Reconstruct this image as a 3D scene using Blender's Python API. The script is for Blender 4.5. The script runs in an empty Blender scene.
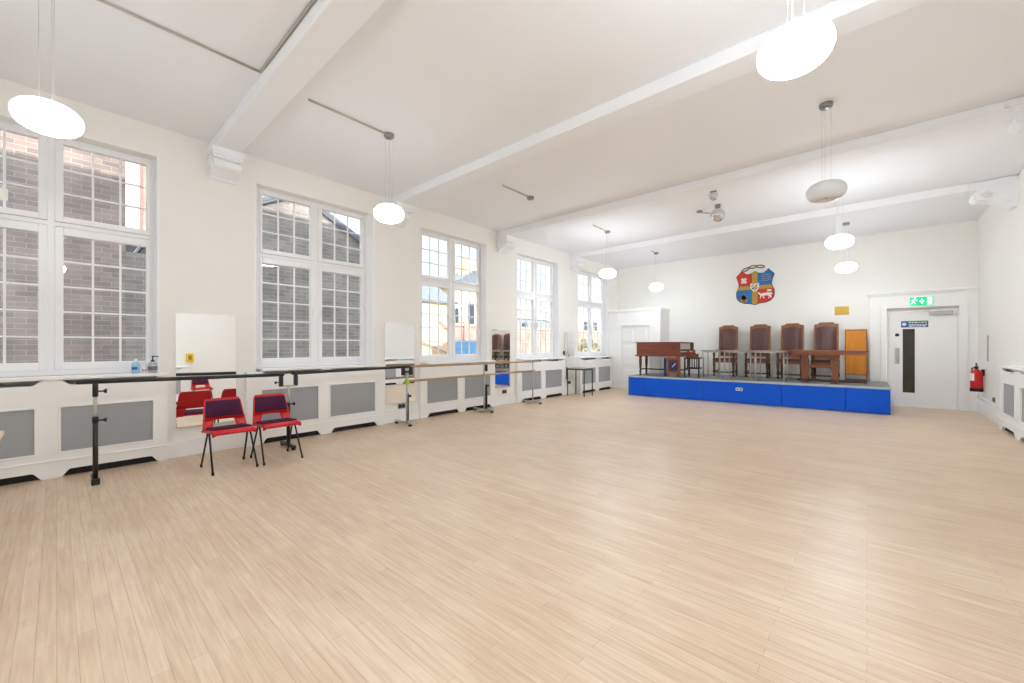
import bpy, math, random
from mathutils import Vector, Matrix
random.seed(7)
scene = bpy.context.scene
COL = scene.collection
PI = math.pi

# ------------------------------------------------------------------ materials
def new_mat(name):
    m = bpy.data.materials.new(name); m.use_nodes = True
    nt = m.node_tree; b = nt.nodes.get('Principled BSDF')
    return m, nt, b
def lin(r, g, b):
    f = lambda c: (c / 12.92 if c <= .04045 else ((c + .055) / 1.055) ** 2.4)
    return (f(r / 255), f(g / 255), f(b / 255), 1)
def paint(name, col, rough=.5, metal=0, var=.04, scale=6, spec=.5, bump=0, bscale=60):
    """plain procedural finish: base colour with a soft noise variation"""
    m, nt, b = new_mat(name); N = nt.nodes; L = nt.links
    tc = N.new('ShaderNodeTexCoord'); nz = N.new('ShaderNodeTexNoise')
    nz.inputs['Scale'].default_value = scale; nz.inputs['Detail'].default_value = 4
    L.new(tc.outputs['Object'], nz.inputs['Vector'])
    mx = N.new('ShaderNodeMix'); mx.data_type = 'RGBA'
    c = lin(*col)
    mx.inputs['A'].default_value = tuple(max(0, x * (1 - var)) for x in c[:3]) + (1,)
    mx.inputs['B'].default_value = tuple(min(1, x * (1 + var)) for x in c[:3]) + (1,)
    L.new(nz.outputs['Fac'], mx.inputs['Factor']); L.new(mx.outputs['Result'], b.inputs['Base Color'])
    b.inputs['Roughness'].default_value = rough; b.inputs['Metallic'].default_value = metal
    b.inputs['Specular IOR Level'].default_value = spec
    if bump:
        n2 = N.new('ShaderNodeTexNoise'); n2.inputs['Scale'].default_value = bscale
        L.new(tc.outputs['Object'], n2.inputs['Vector'])
        bp = N.new('ShaderNodeBump'); bp.inputs['Strength'].default_value = bump; bp.inputs['Distance'].default_value = .01
        L.new(n2.outputs['Fac'], bp.inputs['Height']); L.new(bp.outputs['Normal'], b.inputs['Normal'])
    return m
def wood(name, c1, c2, rough=.4, axis='x', scale=3.0):
    m, nt, b = new_mat(name); N = nt.nodes; L = nt.links
    tc = N.new('ShaderNodeTexCoord'); mp = N.new('ShaderNodeMapping')
    s = {'x': (.6, 9, 9), 'y': (9, .6, 9), 'z': (9, 9, .6)}[axis]
    mp.inputs['Scale'].default_value = tuple(v * scale / 3 for v in s)
    L.new(tc.outputs['Object'], mp.inputs['Vector'])
    nz = N.new('ShaderNodeTexNoise'); nz.inputs['Scale'].default_value = 3; nz.inputs['Detail'].default_value = 6; nz.inputs['Distortion'].default_value = .6
    L.new(mp.outputs['Vector'], nz.inputs['Vector'])
    cr = N.new('ShaderNodeValToRGB'); e = cr.color_ramp.elements
    e[0].position = .3; e[0].color = lin(*c1); e[1].position = .7; e[1].color = lin(*c2)
    L.new(nz.outputs['Fac'], cr.inputs['Fac']); L.new(cr.outputs['Color'], b.inputs['Base Color'])
    b.inputs['Roughness'].default_value = rough
    return m
def emit(name, col, strength):
    m, nt, b = new_mat(name)
    b.inputs['Base Color'].default_value = lin(*col)
    b.inputs['Emission Color'].default_value = lin(*col); b.inputs['Emission Strength'].default_value = strength
    return m
def brick(name, c1, c2, mortar, axis='yz', w=.23, h=.076, rough=.9):
    m, nt, b = new_mat(name); N = nt.nodes; L = nt.links
    tc = N.new('ShaderNodeTexCoord'); sp = N.new('ShaderNodeSeparateXYZ'); cb = N.new('ShaderNodeCombineXYZ')
    L.new(tc.outputs['Object'], sp.inputs[0])
    a, z = axis.upper()
    L.new(sp.outputs[a], cb.inputs['X']); L.new(sp.outputs[z], cb.inputs['Y'])
    bt = N.new('ShaderNodeTexBrick'); bt.inputs['Scale'].default_value = 1
    bt.inputs['Brick Width'].default_value = w; bt.inputs['Row Height'].default_value = h
    bt.inputs['Mortar Size'].default_value = .007; bt.inputs['Mortar Smooth'].default_value = .3
    bt.inputs['Color1'].default_value = lin(*c1); bt.inputs['Color2'].default_value = lin(*c2); bt.inputs['Mortar'].default_value = lin(*mortar)
    bt.inputs['Bias'].default_value = -.1
    L.new(cb.outputs[0], bt.inputs['Vector'])
    nz = N.new('ShaderNodeTexNoise'); nz.inputs['Scale'].default_value = 1.7; nz.inputs['Detail'].default_value = 8
    L.new(tc.outputs['Object'], nz.inputs['Vector'])
    mx = N.new('ShaderNodeMix'); mx.data_type = 'RGBA'; mx.blend_type = 'OVERLAY'; mx.inputs['Factor'].default_value = .6
    L.new(bt.outputs['Color'], mx.inputs['A']); L.new(nz.outputs['Fac'], mx.inputs['B'])
    L.new(mx.outputs['Result'], b.inputs['Base Color']); b.inputs['Roughness'].default_value = rough
    b.inputs['Specular IOR Level'].default_value = .2
    bp = N.new('ShaderNodeBump'); bp.inputs['Strength'].default_value = .5; bp.inputs['Distance'].default_value = .01; bp.invert = True
    L.new(bt.outputs['Fac'], bp.inputs['Height']); L.new(bp.outputs['Normal'], b.inputs['Normal'])
    return m
def floor_mat():
    m, nt, b = new_mat('floor_strip_wood'); N = nt.nodes; L = nt.links
    tc = N.new('ShaderNodeTexCoord')
    bt = N.new('ShaderNodeTexBrick'); bt.inputs['Scale'].default_value = 1
    bt.inputs['Brick Width'].default_value = .92; bt.inputs['Row Height'].default_value = .0635
    bt.inputs['Mortar Size'].default_value = .0011; bt.inputs['Mortar Smooth'].default_value = .2; bt.offset = .37; bt.offset_frequency = 2
    bt.inputs['Color1'].default_value = lin(*FLOOR1); bt.inputs['Color2'].default_value = lin(*FLOOR2); bt.inputs['Mortar'].default_value = lin(*FLOORJ)
    L.new(tc.outputs['Object'], bt.inputs['Vector'])
    # grain along the boards
    mp = N.new('ShaderNodeMapping'); mp.inputs['Scale'].default_value = (2.2, 34, 1)
    L.new(tc.outputs['Object'], mp.inputs['Vector'])
    nz = N.new('ShaderNodeTexNoise'); nz.inputs['Scale'].default_value = 1.6; nz.inputs['Detail'].default_value = 5
    L.new(mp.outputs['Vector'], nz.inputs['Vector'])
    # worn, dirtier patches
    n2 = N.new('ShaderNodeTexNoise'); n2.inputs['Scale'].default_value = 1.6; n2.inputs['Detail'].default_value = 6
    L.new(tc.outputs['Object'], n2.inputs['Vector'])
    cr = N.new('ShaderNodeValToRGB'); e = cr.color_ramp.elements
    e[0].position = .3; e[0].color = (.43, .41, .39, 1); e[1].position = .7; e[1].color = (.56, .56, .57, 1)
    L.new(n2.outputs['Fac'], cr.inputs['Fac'])
    m1 = N.new('ShaderNodeMix'); m1.data_type = 'RGBA'; m1.blend_type = 'OVERLAY'; m1.inputs['Factor'].default_value = .34
    L.new(bt.outputs['Color'], m1.inputs['A']); L.new(nz.outputs['Fac'], m1.inputs['B'])
    m2 = N.new('ShaderNodeMix'); m2.data_type = 'RGBA'; m2.blend_type = 'OVERLAY'; m2.inputs['Factor'].default_value = .55
    L.new(m1.outputs['Result'], m2.inputs['A']); L.new(cr.outputs['Color'], m2.inputs['B'])
    # short dark scuffs at the board ends
    mp3 = N.new('ShaderNodeMapping'); mp3.inputs['Scale'].default_value = (3.5, 14, 1); L.new(tc.outputs['Object'], mp3.inputs['Vector'])
    n3 = N.new('ShaderNodeTexNoise'); n3.inputs['Scale'].default_value = 2.3; n3.inputs['Detail'].default_value = 3; L.new(mp3.outputs['Vector'], n3.inputs['Vector'])
    c3 = N.new('ShaderNodeValToRGB'); e = c3.color_ramp.elements
    e[0].position = .66; e[0].color = (1, 1, 1, 1); e[1].position = .86; e[1].color = (.86, .83, .80, 1)
    L.new(n3.outputs['Fac'], c3.inputs['Fac'])
    m3 = N.new('ShaderNodeMix'); m3.data_type = 'RGBA'; m3.blend_type = 'MULTIPLY'; m3.inputs['Factor'].default_value = 1
    L.new(m2.outputs['Result'], m3.inputs['A']); L.new(c3.outputs['Color'], m3.inputs['B'])
    L.new(m3.outputs['Result'], b.inputs['Base Color'])
    rr = N.new('ShaderNodeMapRange'); rr.inputs['To Min'].default_value = .31; rr.inputs['To Max'].default_value = .42
    L.new(n2.outputs['Fac'], rr.inputs['Value']); L.new(rr.outputs['Result'], b.inputs['Roughness'])
    b.inputs['Specular IOR Level'].default_value = .33
    bp = N.new('ShaderNodeBump'); bp.inputs['Strength'].default_value = .1; bp.inputs['Distance'].default_value = .004
    L.new(nz.outputs['Fac'], bp.inputs['Height']); L.new(bp.outputs['Normal'], b.inputs['Normal'])
    return m
def glass_mat(name, refl=1.0, tint=(1, 1, 1)):
    m, nt, b = new_mat(name); N = nt.nodes; L = nt.links; out = N['Material Output']; N.remove(b)
    tr = N.new('ShaderNodeBsdfTransparent'); tr.inputs['Color'].default_value = tint + (1,)
    gl = N.new('ShaderNodeBsdfGlossy'); gl.inputs['Roughness'].default_value = .01
    fr = N.new('ShaderNodeFresnel'); fr.inputs['IOR'].default_value = 1.45
    mu = N.new('ShaderNodeMath'); mu.operation = 'MULTIPLY'; mu.inputs[1].default_value = refl
    ge = N.new('ShaderNodeNewGeometry'); mr = N.new('ShaderNodeMapRange')      # same reflectance from either side of the sheet
    mr.inputs['To Min'].default_value = 1.45; mr.inputs['To Max'].default_value = 1 / 1.45
    L.new(ge.outputs['Backfacing'], mr.inputs['Value']); L.new(mr.outputs['Result'], fr.inputs['IOR'])
    L.new(fr.outputs[0], mu.inputs[0])
    mx = N.new('ShaderNodeMixShader'); L.new(mu.outputs[0], mx.inputs['Fac']); L.new(tr.outputs[0], mx.inputs[1]); L.new(gl.outputs[0], mx.inputs[2])
    L.new(mx.outputs[0], out.inputs['Surface'])
    return m
def mirror_mat():
    m, nt, b = new_mat('mirror_silver'); b.inputs['Base Color'].default_value = (.93, .94, .95, 1)
    b.inputs['Metallic'].default_value = 1; b.inputs['Roughness'].default_value = .01
    return m
def grille_mat():
    m, nt, b = new_mat('perforated_grille'); N = nt.nodes; L = nt.links
    tc = N.new('ShaderNodeTexCoord'); mp = N.new('ShaderNodeMapping'); mp.inputs['Rotation'].default_value = (PI / 4, 0, 0)
    L.new(tc.outputs['Object'], mp.inputs['Vector'])
    ch = N.new('ShaderNodeTexVoronoi'); ch.inputs['Scale'].default_value = 120; ch.inputs['Randomness'].default_value = 0
    L.new(mp.outputs['Vector'], ch.inputs['Vector'])
    cr = N.new('ShaderNodeValToRGB'); e = cr.color_ramp.elements
    e[0].position = .32; e[0].color = lin(136, 138, 142); e[1].position = .42; e[1].color = lin(166, 168, 171)
    L.new(ch.outputs['Distance'], cr.inputs['Fac']); L.new(cr.outputs['Color'], b.inputs['Base Color'])
    b.inputs['Roughness'].default_value = .5; b.inputs['Metallic'].default_value = .15
    return m
def fabric(name, c, var=.25, scale=160):
    return paint(name, c, rough=.95, var=var, scale=scale, spec=.15, bump=.4, bscale=240)
def crest_blue(): return paint('crest_blue', (0, 106, 176), .5, var=.1)

FLOOR1 = (209, 187, 162); FLOOR2 = (200, 177, 151); FLOORJ = (174, 150, 125)
M = {}
M['wall'] = paint('wall_paint', (237, 235, 230), .6, var=.012, scale=1.5, spec=.3)
M['ceil'] = paint('ceiling_paint', (239, 240, 243), .7, var=.012, scale=1.2, spec=.2)
M['gloss'] = paint('white_gloss_paint', (240, 239, 237), .35, var=.01, scale=3)
M['upvc'] = paint('white_frame', (238, 238, 240), .3, var=.01, scale=3)
M['floor'] = floor_mat()
M['glass'] = glass_mat('window_glass')
M['mirror'] = mirror_mat()
M['grille'] = grille_mat()
M['black'] = paint('black_metal', (24, 24, 26), .4, var=.2)
M['blackfoot'] = paint('black_rubber', (16, 16, 16), .7, var=.2)
M['chrome'] = paint('bright_steel', (190, 190, 190), .22, 1, var=.03)
M['silver'] = paint('grey_steel_tube', (186, 184, 178), .4, .45, var=.05)
M['alu'] = paint('satin_aluminium', (180, 180, 178), .4, .7, var=.05)
M['barrewood'] = wood('barre_wood', (150, 120, 92), (186, 156, 124), .4, 'y')
M['red'] = paint('red_plastic', (194, 14, 22), .35, var=.05, scale=8)
M['redtin'] = paint('red_enamel', (200, 28, 30), .28, var=.04)
M['purple'] = fabric('purple_tweed', (74, 36, 62), .45, 120)
M['stageblue'] = paint('stage_blue_panel', (0, 84, 206), .55, var=.05, scale=3, spec=.25)
M['stagetop'] = paint('stage_grey_top', (128, 132, 134), .5, var=.10, scale=9)
M['stagetrim'] = paint('stage_light_edging', (172, 180, 184), .4, var=.05)
M['oak'] = wood('golden_oak', (112, 64, 30), (154, 94, 46), .38, 'z')
M['darkoak'] = wood('dark_oak', (58, 34, 22), (92, 56, 36), .4, 'z')
M['tableoak'] = wood('red_brown_oak', (112, 58, 34), (150, 86, 52), .33, 'x')
M['leather'] = paint('brown_leather', (84, 46, 42), .32, var=.18, scale=10, bump=.12, bscale=90)
M['mahog'] = wood('mahogany', (92, 44, 30), (132, 66, 44), .25, 'x')
M['orange'] = wood('orange_plywood', (198, 118, 14), (220, 140, 28), .4, 'z')
M['greytop'] = paint('grey_laminate', (150, 142, 132), .4, var=.08)
M['navy'] = paint('navy_panel', (14, 34, 82), .5, var=.3, scale=20)
M['white'] = paint('white_plastic', (236, 236, 234), .4, var=.01)
M['offwhite'] = paint('key_ivory', (214, 210, 200), .4, var=.04)
M['gold'] = paint('dull_brass', (170, 134, 44), .35, .5, var=.12, scale=30)
M['chain'] = paint('dark_gilt', (120, 96, 44), .5, .2, var=.15)
M['crestgold'] = paint('crest_gold', (184, 140, 62), .4, .1, var=.1)
M['crestred'] = paint('crest_red', (198, 44, 30), .5, var=.08)
M['crestblue'] = crest_blue()
M['crestwhite'] = paint('crest_white', (228, 224, 214), .5, var=.04)
M['crestdark'] = paint('crest_dark', (60, 52, 40), .5, var=.2)
LAMPC = (238, 248, 255); LR, LL = 85.0, 23.0
M['lampon'] = emit('lit_opal_glass', LAMPC, LR); M['lamptop'] = emit('lit_opal_glass_top', LAMPC, LR * .2)
M['lampmid'] = emit('lit_opal_glass_mid', LAMPC, LR * .6); M['lampmidtop'] = emit('lit_opal_glass_mid_top', LAMPC, LR * .10)
M['lampsoft'] = emit('lit_opal_glass_soft', LAMPC, LL); M['lampsofttop'] = emit('lit_opal_glass_soft_top', LAMPC, LL * .2)
M['lampoff'] = paint('unlit_opal_glass', (224, 226, 230), .3, var=.01)
M['cord'] = paint('grey_cord', (196, 193, 188), .6, var=.05)
M['conduit'] = paint('grey_conduit', (188, 178, 168), .5, var=.05)
M['exitgreen'] = emit('exit_green', (20, 190, 130), .55)
M['exitwhite'] = emit('exit_white', (235, 255, 245), .9)
M['signblue'] = paint('sign_blue', (20, 88, 150), .4, var=.04)
M['signgreen'] = paint('sign_green', (36, 120, 84), .4, var=.04)
M['darkglass'] = paint('dark_door_glass', (54, 50, 42), .08, var=.4, scale=4)
M['socket'] = paint('grey_socket', (120, 118, 116), .4, .3, var=.05)
M['yellow'] = paint('yellow_plastic', (224, 186, 20), .45, var=.05)
M['lime'] = paint('lime_tape', (172, 190, 40), .6, var=.08)
M['bottleblue'] = paint('pale_blue_bottle', (150, 200, 226), .25, var=.05)
M['clear'] = glass_mat('clear_plastic', 1.6, (.86, .88, .9))
M['paletop'] = wood('pale_beech', (206, 184, 154), (222, 202, 174), .4, 'x')
M['mirrorball'] = paint('mirror_tiles', (228, 230, 232), .15, 1, var=.1, scale=40)
M['greyspot'] = paint('grey_lamp_body', (146, 144, 140), .4, .4, var=.1)
M['brickA'] = brick('brown_brick', (158, 142, 136), (132, 121, 118), (172, 167, 163), w=.24, h=.085)
M['brickB'] = brick('grey_brick', (150, 145, 140), (124, 121, 119), (170, 167, 163), w=.24, h=.085)
M['brickred'] = brick('red_brick', (204, 160, 146), (190, 148, 136), (206, 192, 180), w=.24, h=.085)
M['cream'] = paint('cream_render', (236, 216, 182), .85, var=.06, scale=1.5, spec=.1)
M['palerender'] = paint('pale_render', (226, 220, 210), .85, var=.04, spec=.1)
M['slate'] = paint('blue_slate', (112, 120, 134), .7, var=.12, scale=8)
M['greyclad'] = paint('grey_cladding', (150, 156, 158), .6, var=.06)
M['hoarding'] = paint('blue_hoarding', (104, 160, 206), .6, var=.06)
M['asphalt'] = paint('asphalt', (110, 108, 106), .9, var=.12, scale=3, spec=.2)
M['stone'] = paint('pale_stone', (206, 196, 178), .8, var=.06)
M['foliage'] = paint('leaf_green', (108, 120, 52), .7, var=.5, scale=9)
M['extwin'] = paint('outside_window_glass', (70, 80, 92), .1, var=.2)

# ------------------------------------------------------------------ mesh builder
class MB:
    def __init__(s): s.v = []; s.f = []; s.sm = []
    def add(s, vs, fs, smooth=False):
        o = len(s.v); s.v += [tuple(v) for v in vs]; s.f += [tuple(i + o for i in f) for f in fs]; s.sm += [smooth] * len(fs); return s
    def box(s, x0, x1, y0, y1, z0, z1):
        if x0 > x1: x0, x1 = x1, x0
        if y0 > y1: y0, y1 = y1, y0
        if z0 > z1: z0, z1 = z1, z0
        e = ((len(s.v) * .618034) % 1) * .0004       # no two boxes of one mesh share a plane
        x0 -= e; y0 -= e; z0 -= e; x1 += e; y1 += e; z1 += e
        return s.add([(x0, y0, z0), (x1, y0, z0), (x1, y1, z0), (x0, y1, z0), (x0, y0, z1), (x1, y0, z1), (x1, y1, z1), (x0, y1, z1)],
                     [(0, 3, 2, 1), (4, 5, 6, 7), (0, 1, 5, 4), (1, 2, 6, 5), (2, 3, 7, 6), (3, 0, 4, 7)])
    def prism(s, poly, plane, a, b):
        """poly: 2-D outline; plane 'yz' extrudes along x etc."""
        A = sum(poly[i][0] * poly[(i + 1) % len(poly)][1] - poly[(i + 1) % len(poly)][0] * poly[i][1] for i in range(len(poly)))
        if A < 0: poly = poly[::-1]
        if a > b: a, b = b, a
        mk = {'yz': lambda p, t: (t, p[0], p[1]), 'xz': lambda p, t: (p[0], t, p[1]), 'xy': lambda p, t: (p[0], p[1], t)}[plane]
        n = len(poly); vs = [mk(p, a) for p in poly] + [mk(p, b) for p in poly]
        fs = [tuple(range(n - 1, -1, -1)), tuple(range(n, 2 * n))] + [(i, (i + 1) % n, n + (i + 1) % n, n + i) for i in range(n)]
        if plane == 'xz': fs = [f[::-1] for f in fs]
        return s.add(vs, fs)
    def tube(s, pts, r, n=10, caps=True, closed=False):
        pts = [Vector(p) for p in pts]; rs = r if isinstance(r, (list, tuple)) else [r] * len(pts)
        vs = []; fs = []; m = len(pts); up = None
        for i, p in enumerate(pts):
            if closed: t = (pts[(i + 1) % m] - pts[i - 1])
            else: t = (pts[min(i + 1, m - 1)] - pts[max(i - 1, 0)])
            t.normalize()
            if up is None:
                up = Vector((0, 0, 1)) if abs(t.z) < .9 else Vector((1, 0, 0))
            a = t.cross(up)
            if a.length < 1e-6: a = t.cross(Vector((0, 1, 0)))
            a.normalize(); b2 = a.cross(t); up = b2
            for k in range(n):
                q = 2 * PI * k / n; vs.append(p + a * math.cos(q) * rs[i] + b2 * math.sin(q) * rs[i])
        for i in range(m if closed else m - 1):
            j = (i + 1) % m
            for k in range(n):
                fs.append((i * n + k, i * n + (k + 1) % n, j * n + (k + 1) % n, j * n + k))
        s.add(vs, fs, True)
        if caps and not closed:
            o = len(s.v) - len(vs); s.f += [tuple(o + k for k in range(n - 1, -1, -1)), tuple(o + (m - 1) * n + k for k in range(n))]; s.sm += [False, False]
        return s
    def lathe(s, prof, c=(0, 0, 0), n=24, axis='z'):
        vs = []; fs = []
        for (r, z) in prof:
            for k in range(n):
                q = 2 * PI * k / n; x, y = r * math.cos(q), r * math.sin(q)
                v = {'z': (x, y, z), 'y': (x, z, -y), 'x': (z, x, y)}[axis]
                vs.append((c[0] + v[0], c[1] + v[1], c[2] + v[2]))
        for i in range(len(prof) - 1):
            for k in range(n): fs.append((i * n + k, i * n + (k + 1) % n, (i + 1) * n + (k + 1) % n, (i + 1) * n + k))
        s.add(vs, fs, True); o = len(s.v) - len(vs)
        if prof[0][0] > 1e-5: s.f.append(tuple(o + k for k in range(n - 1, -1, -1))); s.sm.append(False)
        if prof[-1][0] > 1e-5: s.f.append(tuple(o + (len(prof) - 1) * n + k for k in range(n))); s.sm.append(False)
        return s
    def beam(s, p0, p1, w, h):
        """rectangular bar between two points, w across, h up"""
        p0 = Vector(p0); p1 = Vector(p1); t = (p1 - p0).normalized()
        up = Vector((0, 0, 1)) if abs(t.z) < .95 else Vector((0, 1, 0))
        a = t.cross(up).normalized(); b = a.cross(t).normalized()
        vs = [p + a * sx * w / 2 + b * sz * h / 2 for p in (p0, p1) for sx, sz in ((-1, -1), (1, -1), (1, 1), (-1, 1))]
        return s.add(vs, [(0, 1, 2, 3), (7, 6, 5, 4), (0, 4, 5, 1), (1, 5, 6, 2), (2, 6, 7, 3), (3, 7, 4, 0)])
    def warp(s, fn): s.v = [tuple(fn(*v)) for v in s.v]; return s
    def obj(s, name, mat, parent=None, bevel=0, seg=2, sub=0, origin=None):
        me = bpy.data.meshes.new(name)
        if parent is None:
            if origin is None:
                xs, ys, zs = zip(*s.v); origin = ((min(xs) + max(xs)) / 2, (min(ys) + max(ys)) / 2, min(zs))
        else:
            origin = parent.get('o', (0, 0, 0)) if origin is None else origin
            origin = tuple(origin)
        me.from_pydata([(v[0] - origin[0], v[1] - origin[1], v[2] - origin[2]) for v in s.v], [], s.f)
        me.update()
        import bmesh
        bm = bmesh.new(); bm.from_mesh(me); bmesh.ops.recalc_face_normals(bm, faces=bm.faces); bm.to_mesh(me); bm.free()
        me.polygons.foreach_set('use_smooth', s.sm)
        me.materials.append(mat)
        o = bpy.data.objects.new(name, me); COL.objects.link(o)
        if parent is None: o.location = origin
        else: o.parent = parent
        ORG[o.name] = origin
        if bevel:
            md = o.modifiers.new('bevel', 'BEVEL'); md.width = bevel; md.segments = seg; md.limit_method = 'ANGLE'; md.angle_limit = math.radians(40)
        if sub:
            md = o.modifiers.new('sub', 'SUBSURF'); md.levels = sub; md.render_levels = sub
        return o
ORG = {}
def tag(o, label=None, cat=None, group=None, kind=None):
    if label: o['label'] = label
    if cat: o['category'] = cat
    if group: o['group'] = group
    if kind: o['kind'] = kind
    return o
def root(name, loc, label, cat, group=None, rz=0):
    o = bpy.data.objects.new(name, None); COL.objects.link(o); o.location = loc; o.rotation_euler = (0, 0, rz)
    o.empty_display_size = .1
    return tag(o, label, cat, group)
class Part:
    """builds children in world coordinates under a root that sits at `loc` (no rotation)"""
    def __init__(s, r, world=True): s.r = r; s.o = tuple(r.location) if world else (0, 0, 0)
    def __call__(s, name, mb, mat, parent=None, **k):
        o = mb.obj(name, mat, parent or s.r, origin=s.o, **k)
        return o
def dup(o, loc, rz=0, label=None, group=None):
    r = o.copy(); COL.objects.link(r); r.location = loc; r.rotation_euler = (0, 0, rz)
    if label: r['label'] = label
    if group: r['group'] = group
    for ch in list(o.children):
        c = ch.copy(); COL.objects.link(c); c.parent = r
        for g in list(ch.children):
            d = g.copy(); COL.objects.link(d); d.parent = c
    return r
def struct(name, mb, mat, parent=None, **k):
    o = mb.obj(name, mat, parent, **k)
    if parent is None: o['kind'] = 'structure'
    return o

# ------------------------------------------------------------------ dimensions
XL = -6.30        # left wall face
XO = -6.565       # left wall outer face
XR = 1.715        # right wall face
YB = 12.58        # back wall face
YF = -1.6         # wall behind the camera
ZC = 3.95         # ceiling
WC = [-0.04, 2.69, 5.43, 8.22, 11.0]    # window centres
WH = .82          # half width of a window frame
WL = [.86, .88, .90, .91, .97]; WR = [.83, .88, .86, .82, .80]   # half widths of the splayed openings at the room side
LY_ = [-0.04, 2.70, 5.47, 8.25, 11.05]   # lamp rows
WZ0, WZ1 = 1.04, 3.59

# ------------------------------------------------------------------ room shell
struct('floor', MB().box(XO, XR + .3, YF - .3, YB + .3, -.12, 0), M['floor'], origin=(0, 0, 0))
struct('ceiling', MB().box(XO, XR + .3, YF - .3, YB + .3, ZC, ZC + .2), M['ceil'])
w = MB()
edges = [YF - .3]
for c in WC: edges += [c - WH, c + WH]
edges += [YB + .3]
for i in range(0, len(edges), 2):
    k = i // 2; a, b = edges[i], edges[i + 1]
    ra = a if k == 0 else WC[k - 1] + WR[k - 1]; rb = b if k == len(WC) else WC[k] - WL[k]
    w.prism([(XO, a), (XO, b), (-6.455, b), (XL, rb), (XL, ra), (-6.455, a)], 'xy', 0, ZC)
for k, c in enumerate(WC):
    w.prism([(XO, c - WH - .001), (XO, c + WH + .001), (-6.455, c + WH + .001), (XL, c + WR[k] + .001), (XL, c - WL[k] - .001), (-6.455, c - WH - .001)], 'xy', WZ1, ZC - .001)
    w.box(XO + .002, -6.54, c - WH, c + WH, 0, 1.0)
struct('wall_left', w, M['wall'])
struct('wall_upper', MB().box(XO, XR + .3, YF - .3, YB + .3, ZC + .2, 6.95), M['brickB'])
struct('wall_right', MB().box(XR, XR + .3, YF - .3, YB + .3, 0, ZC), M['wall'])
# back wall with the doorway
w = MB(); DX0, DX1, DZ = .34, 1.43, 2.13
w.box(XO, DX0, YB, YB + .3, 0, ZC).box(DX1, XR + .3, YB, YB + .3, 0, ZC).box(DX0, DX1, YB, YB + .3, DZ, ZC)
struct('wall_back', w, M['wall'])
# unseen wall behind the camera; its two tall windows are added for daylight
w = MB(); rx = [(-3.4, -1.8), (-1.0, .6)]
xs = [XO] + [q for r in rx for q in r] + [XR + .3]
for i in range(0, len(xs), 2): w.box(xs[i], xs[i + 1], YF - .3, YF, 0, ZC)
for a, b in rx: w.box(a, b, YF - .3, YF, 0, .9).box(a, b, YF - .3, YF, 3.6, ZC)
struct('wall_rear', w, M['wall'])
# ceiling beams
BE = [1.56, 4.14, 6.91, 9.90]
for i, yb in enumerate(BE):
    struct('trim_%d' % (i + 1), MB().box(XL, XR, yb - .27, yb, 3.815, ZC), M['ceil'], bevel=.012)
# scrolled plaster brackets carrying the beams
def bracket(name, x0, sgn, proj, y0, y1, ztop, h):
    P = [(0, 0), (proj, 0), (proj, -.07), (proj * .93, -.085), (proj * .93, -.12)]
    for k in range(9):                       # upper scroll
        a = PI / 2 - k * PI / 8; P.append((proj * .76 + .17 * proj * math.cos(a), -.12 - .34 * h + .34 * h * 0 + (.17 * h) * math.sin(a) + .17 * h))
    for k in range(7):
        t = k / 6; P.append((proj * (.74 - .46 * t), -.12 - .34 * h - (h - .12 - .42 * h) * t * t * .8))
    P += [(proj * .22, -h + .03), (proj * .14, -h), (0, -h)]
    poly = [(x0 + sgn * a, ztop + b) for a, b in P]
    m = MB().prism(poly, 'xz', y0 + .03, y1 - .03)
    m.box(x0, x0 + sgn * proj * 1.04, y0, y1, ztop - .06, ztop)            # abacus
    m.box(x0, x0 + sgn * proj * .98, y0 + .012, y1 - .012, ztop - .095, ztop - .06)
    o = struct(name, m, M['ceil'], bevel=.006)
    # raised volutes on both cheeks
    v = MB()
    for yy in (y0 + .022, y1 - .022):
        for (cx, cz, R) in ((proj * .62, -.12 - .17 * h - .02, .15 * h), (proj * .2, -h * .72, .10 * h)):
            pts = []
            for k in range(26):
                a = k * .5; r = R * (1 - k / 30); pts.append((x0 + sgn * (cx + r * math.cos(a)), yy, ztop + cz + r * math.sin(a)))
            v.tube(pts, .012, 6)
    v.obj('scroll', M['ceil'], o, origin=ORG[o.name])
for i, yb in enumerate(BE):
    bracket('trim_%d' % (5 + 2 * i), XL, 1, .30, yb - .31, yb + .04, 3.815, .33)
    bracket('trim_%d' % (6 + 2 * i), XR, -1, (.46, .46, .60, .50)[i], yb - .31, yb + .04, 3.92, .45)

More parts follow.
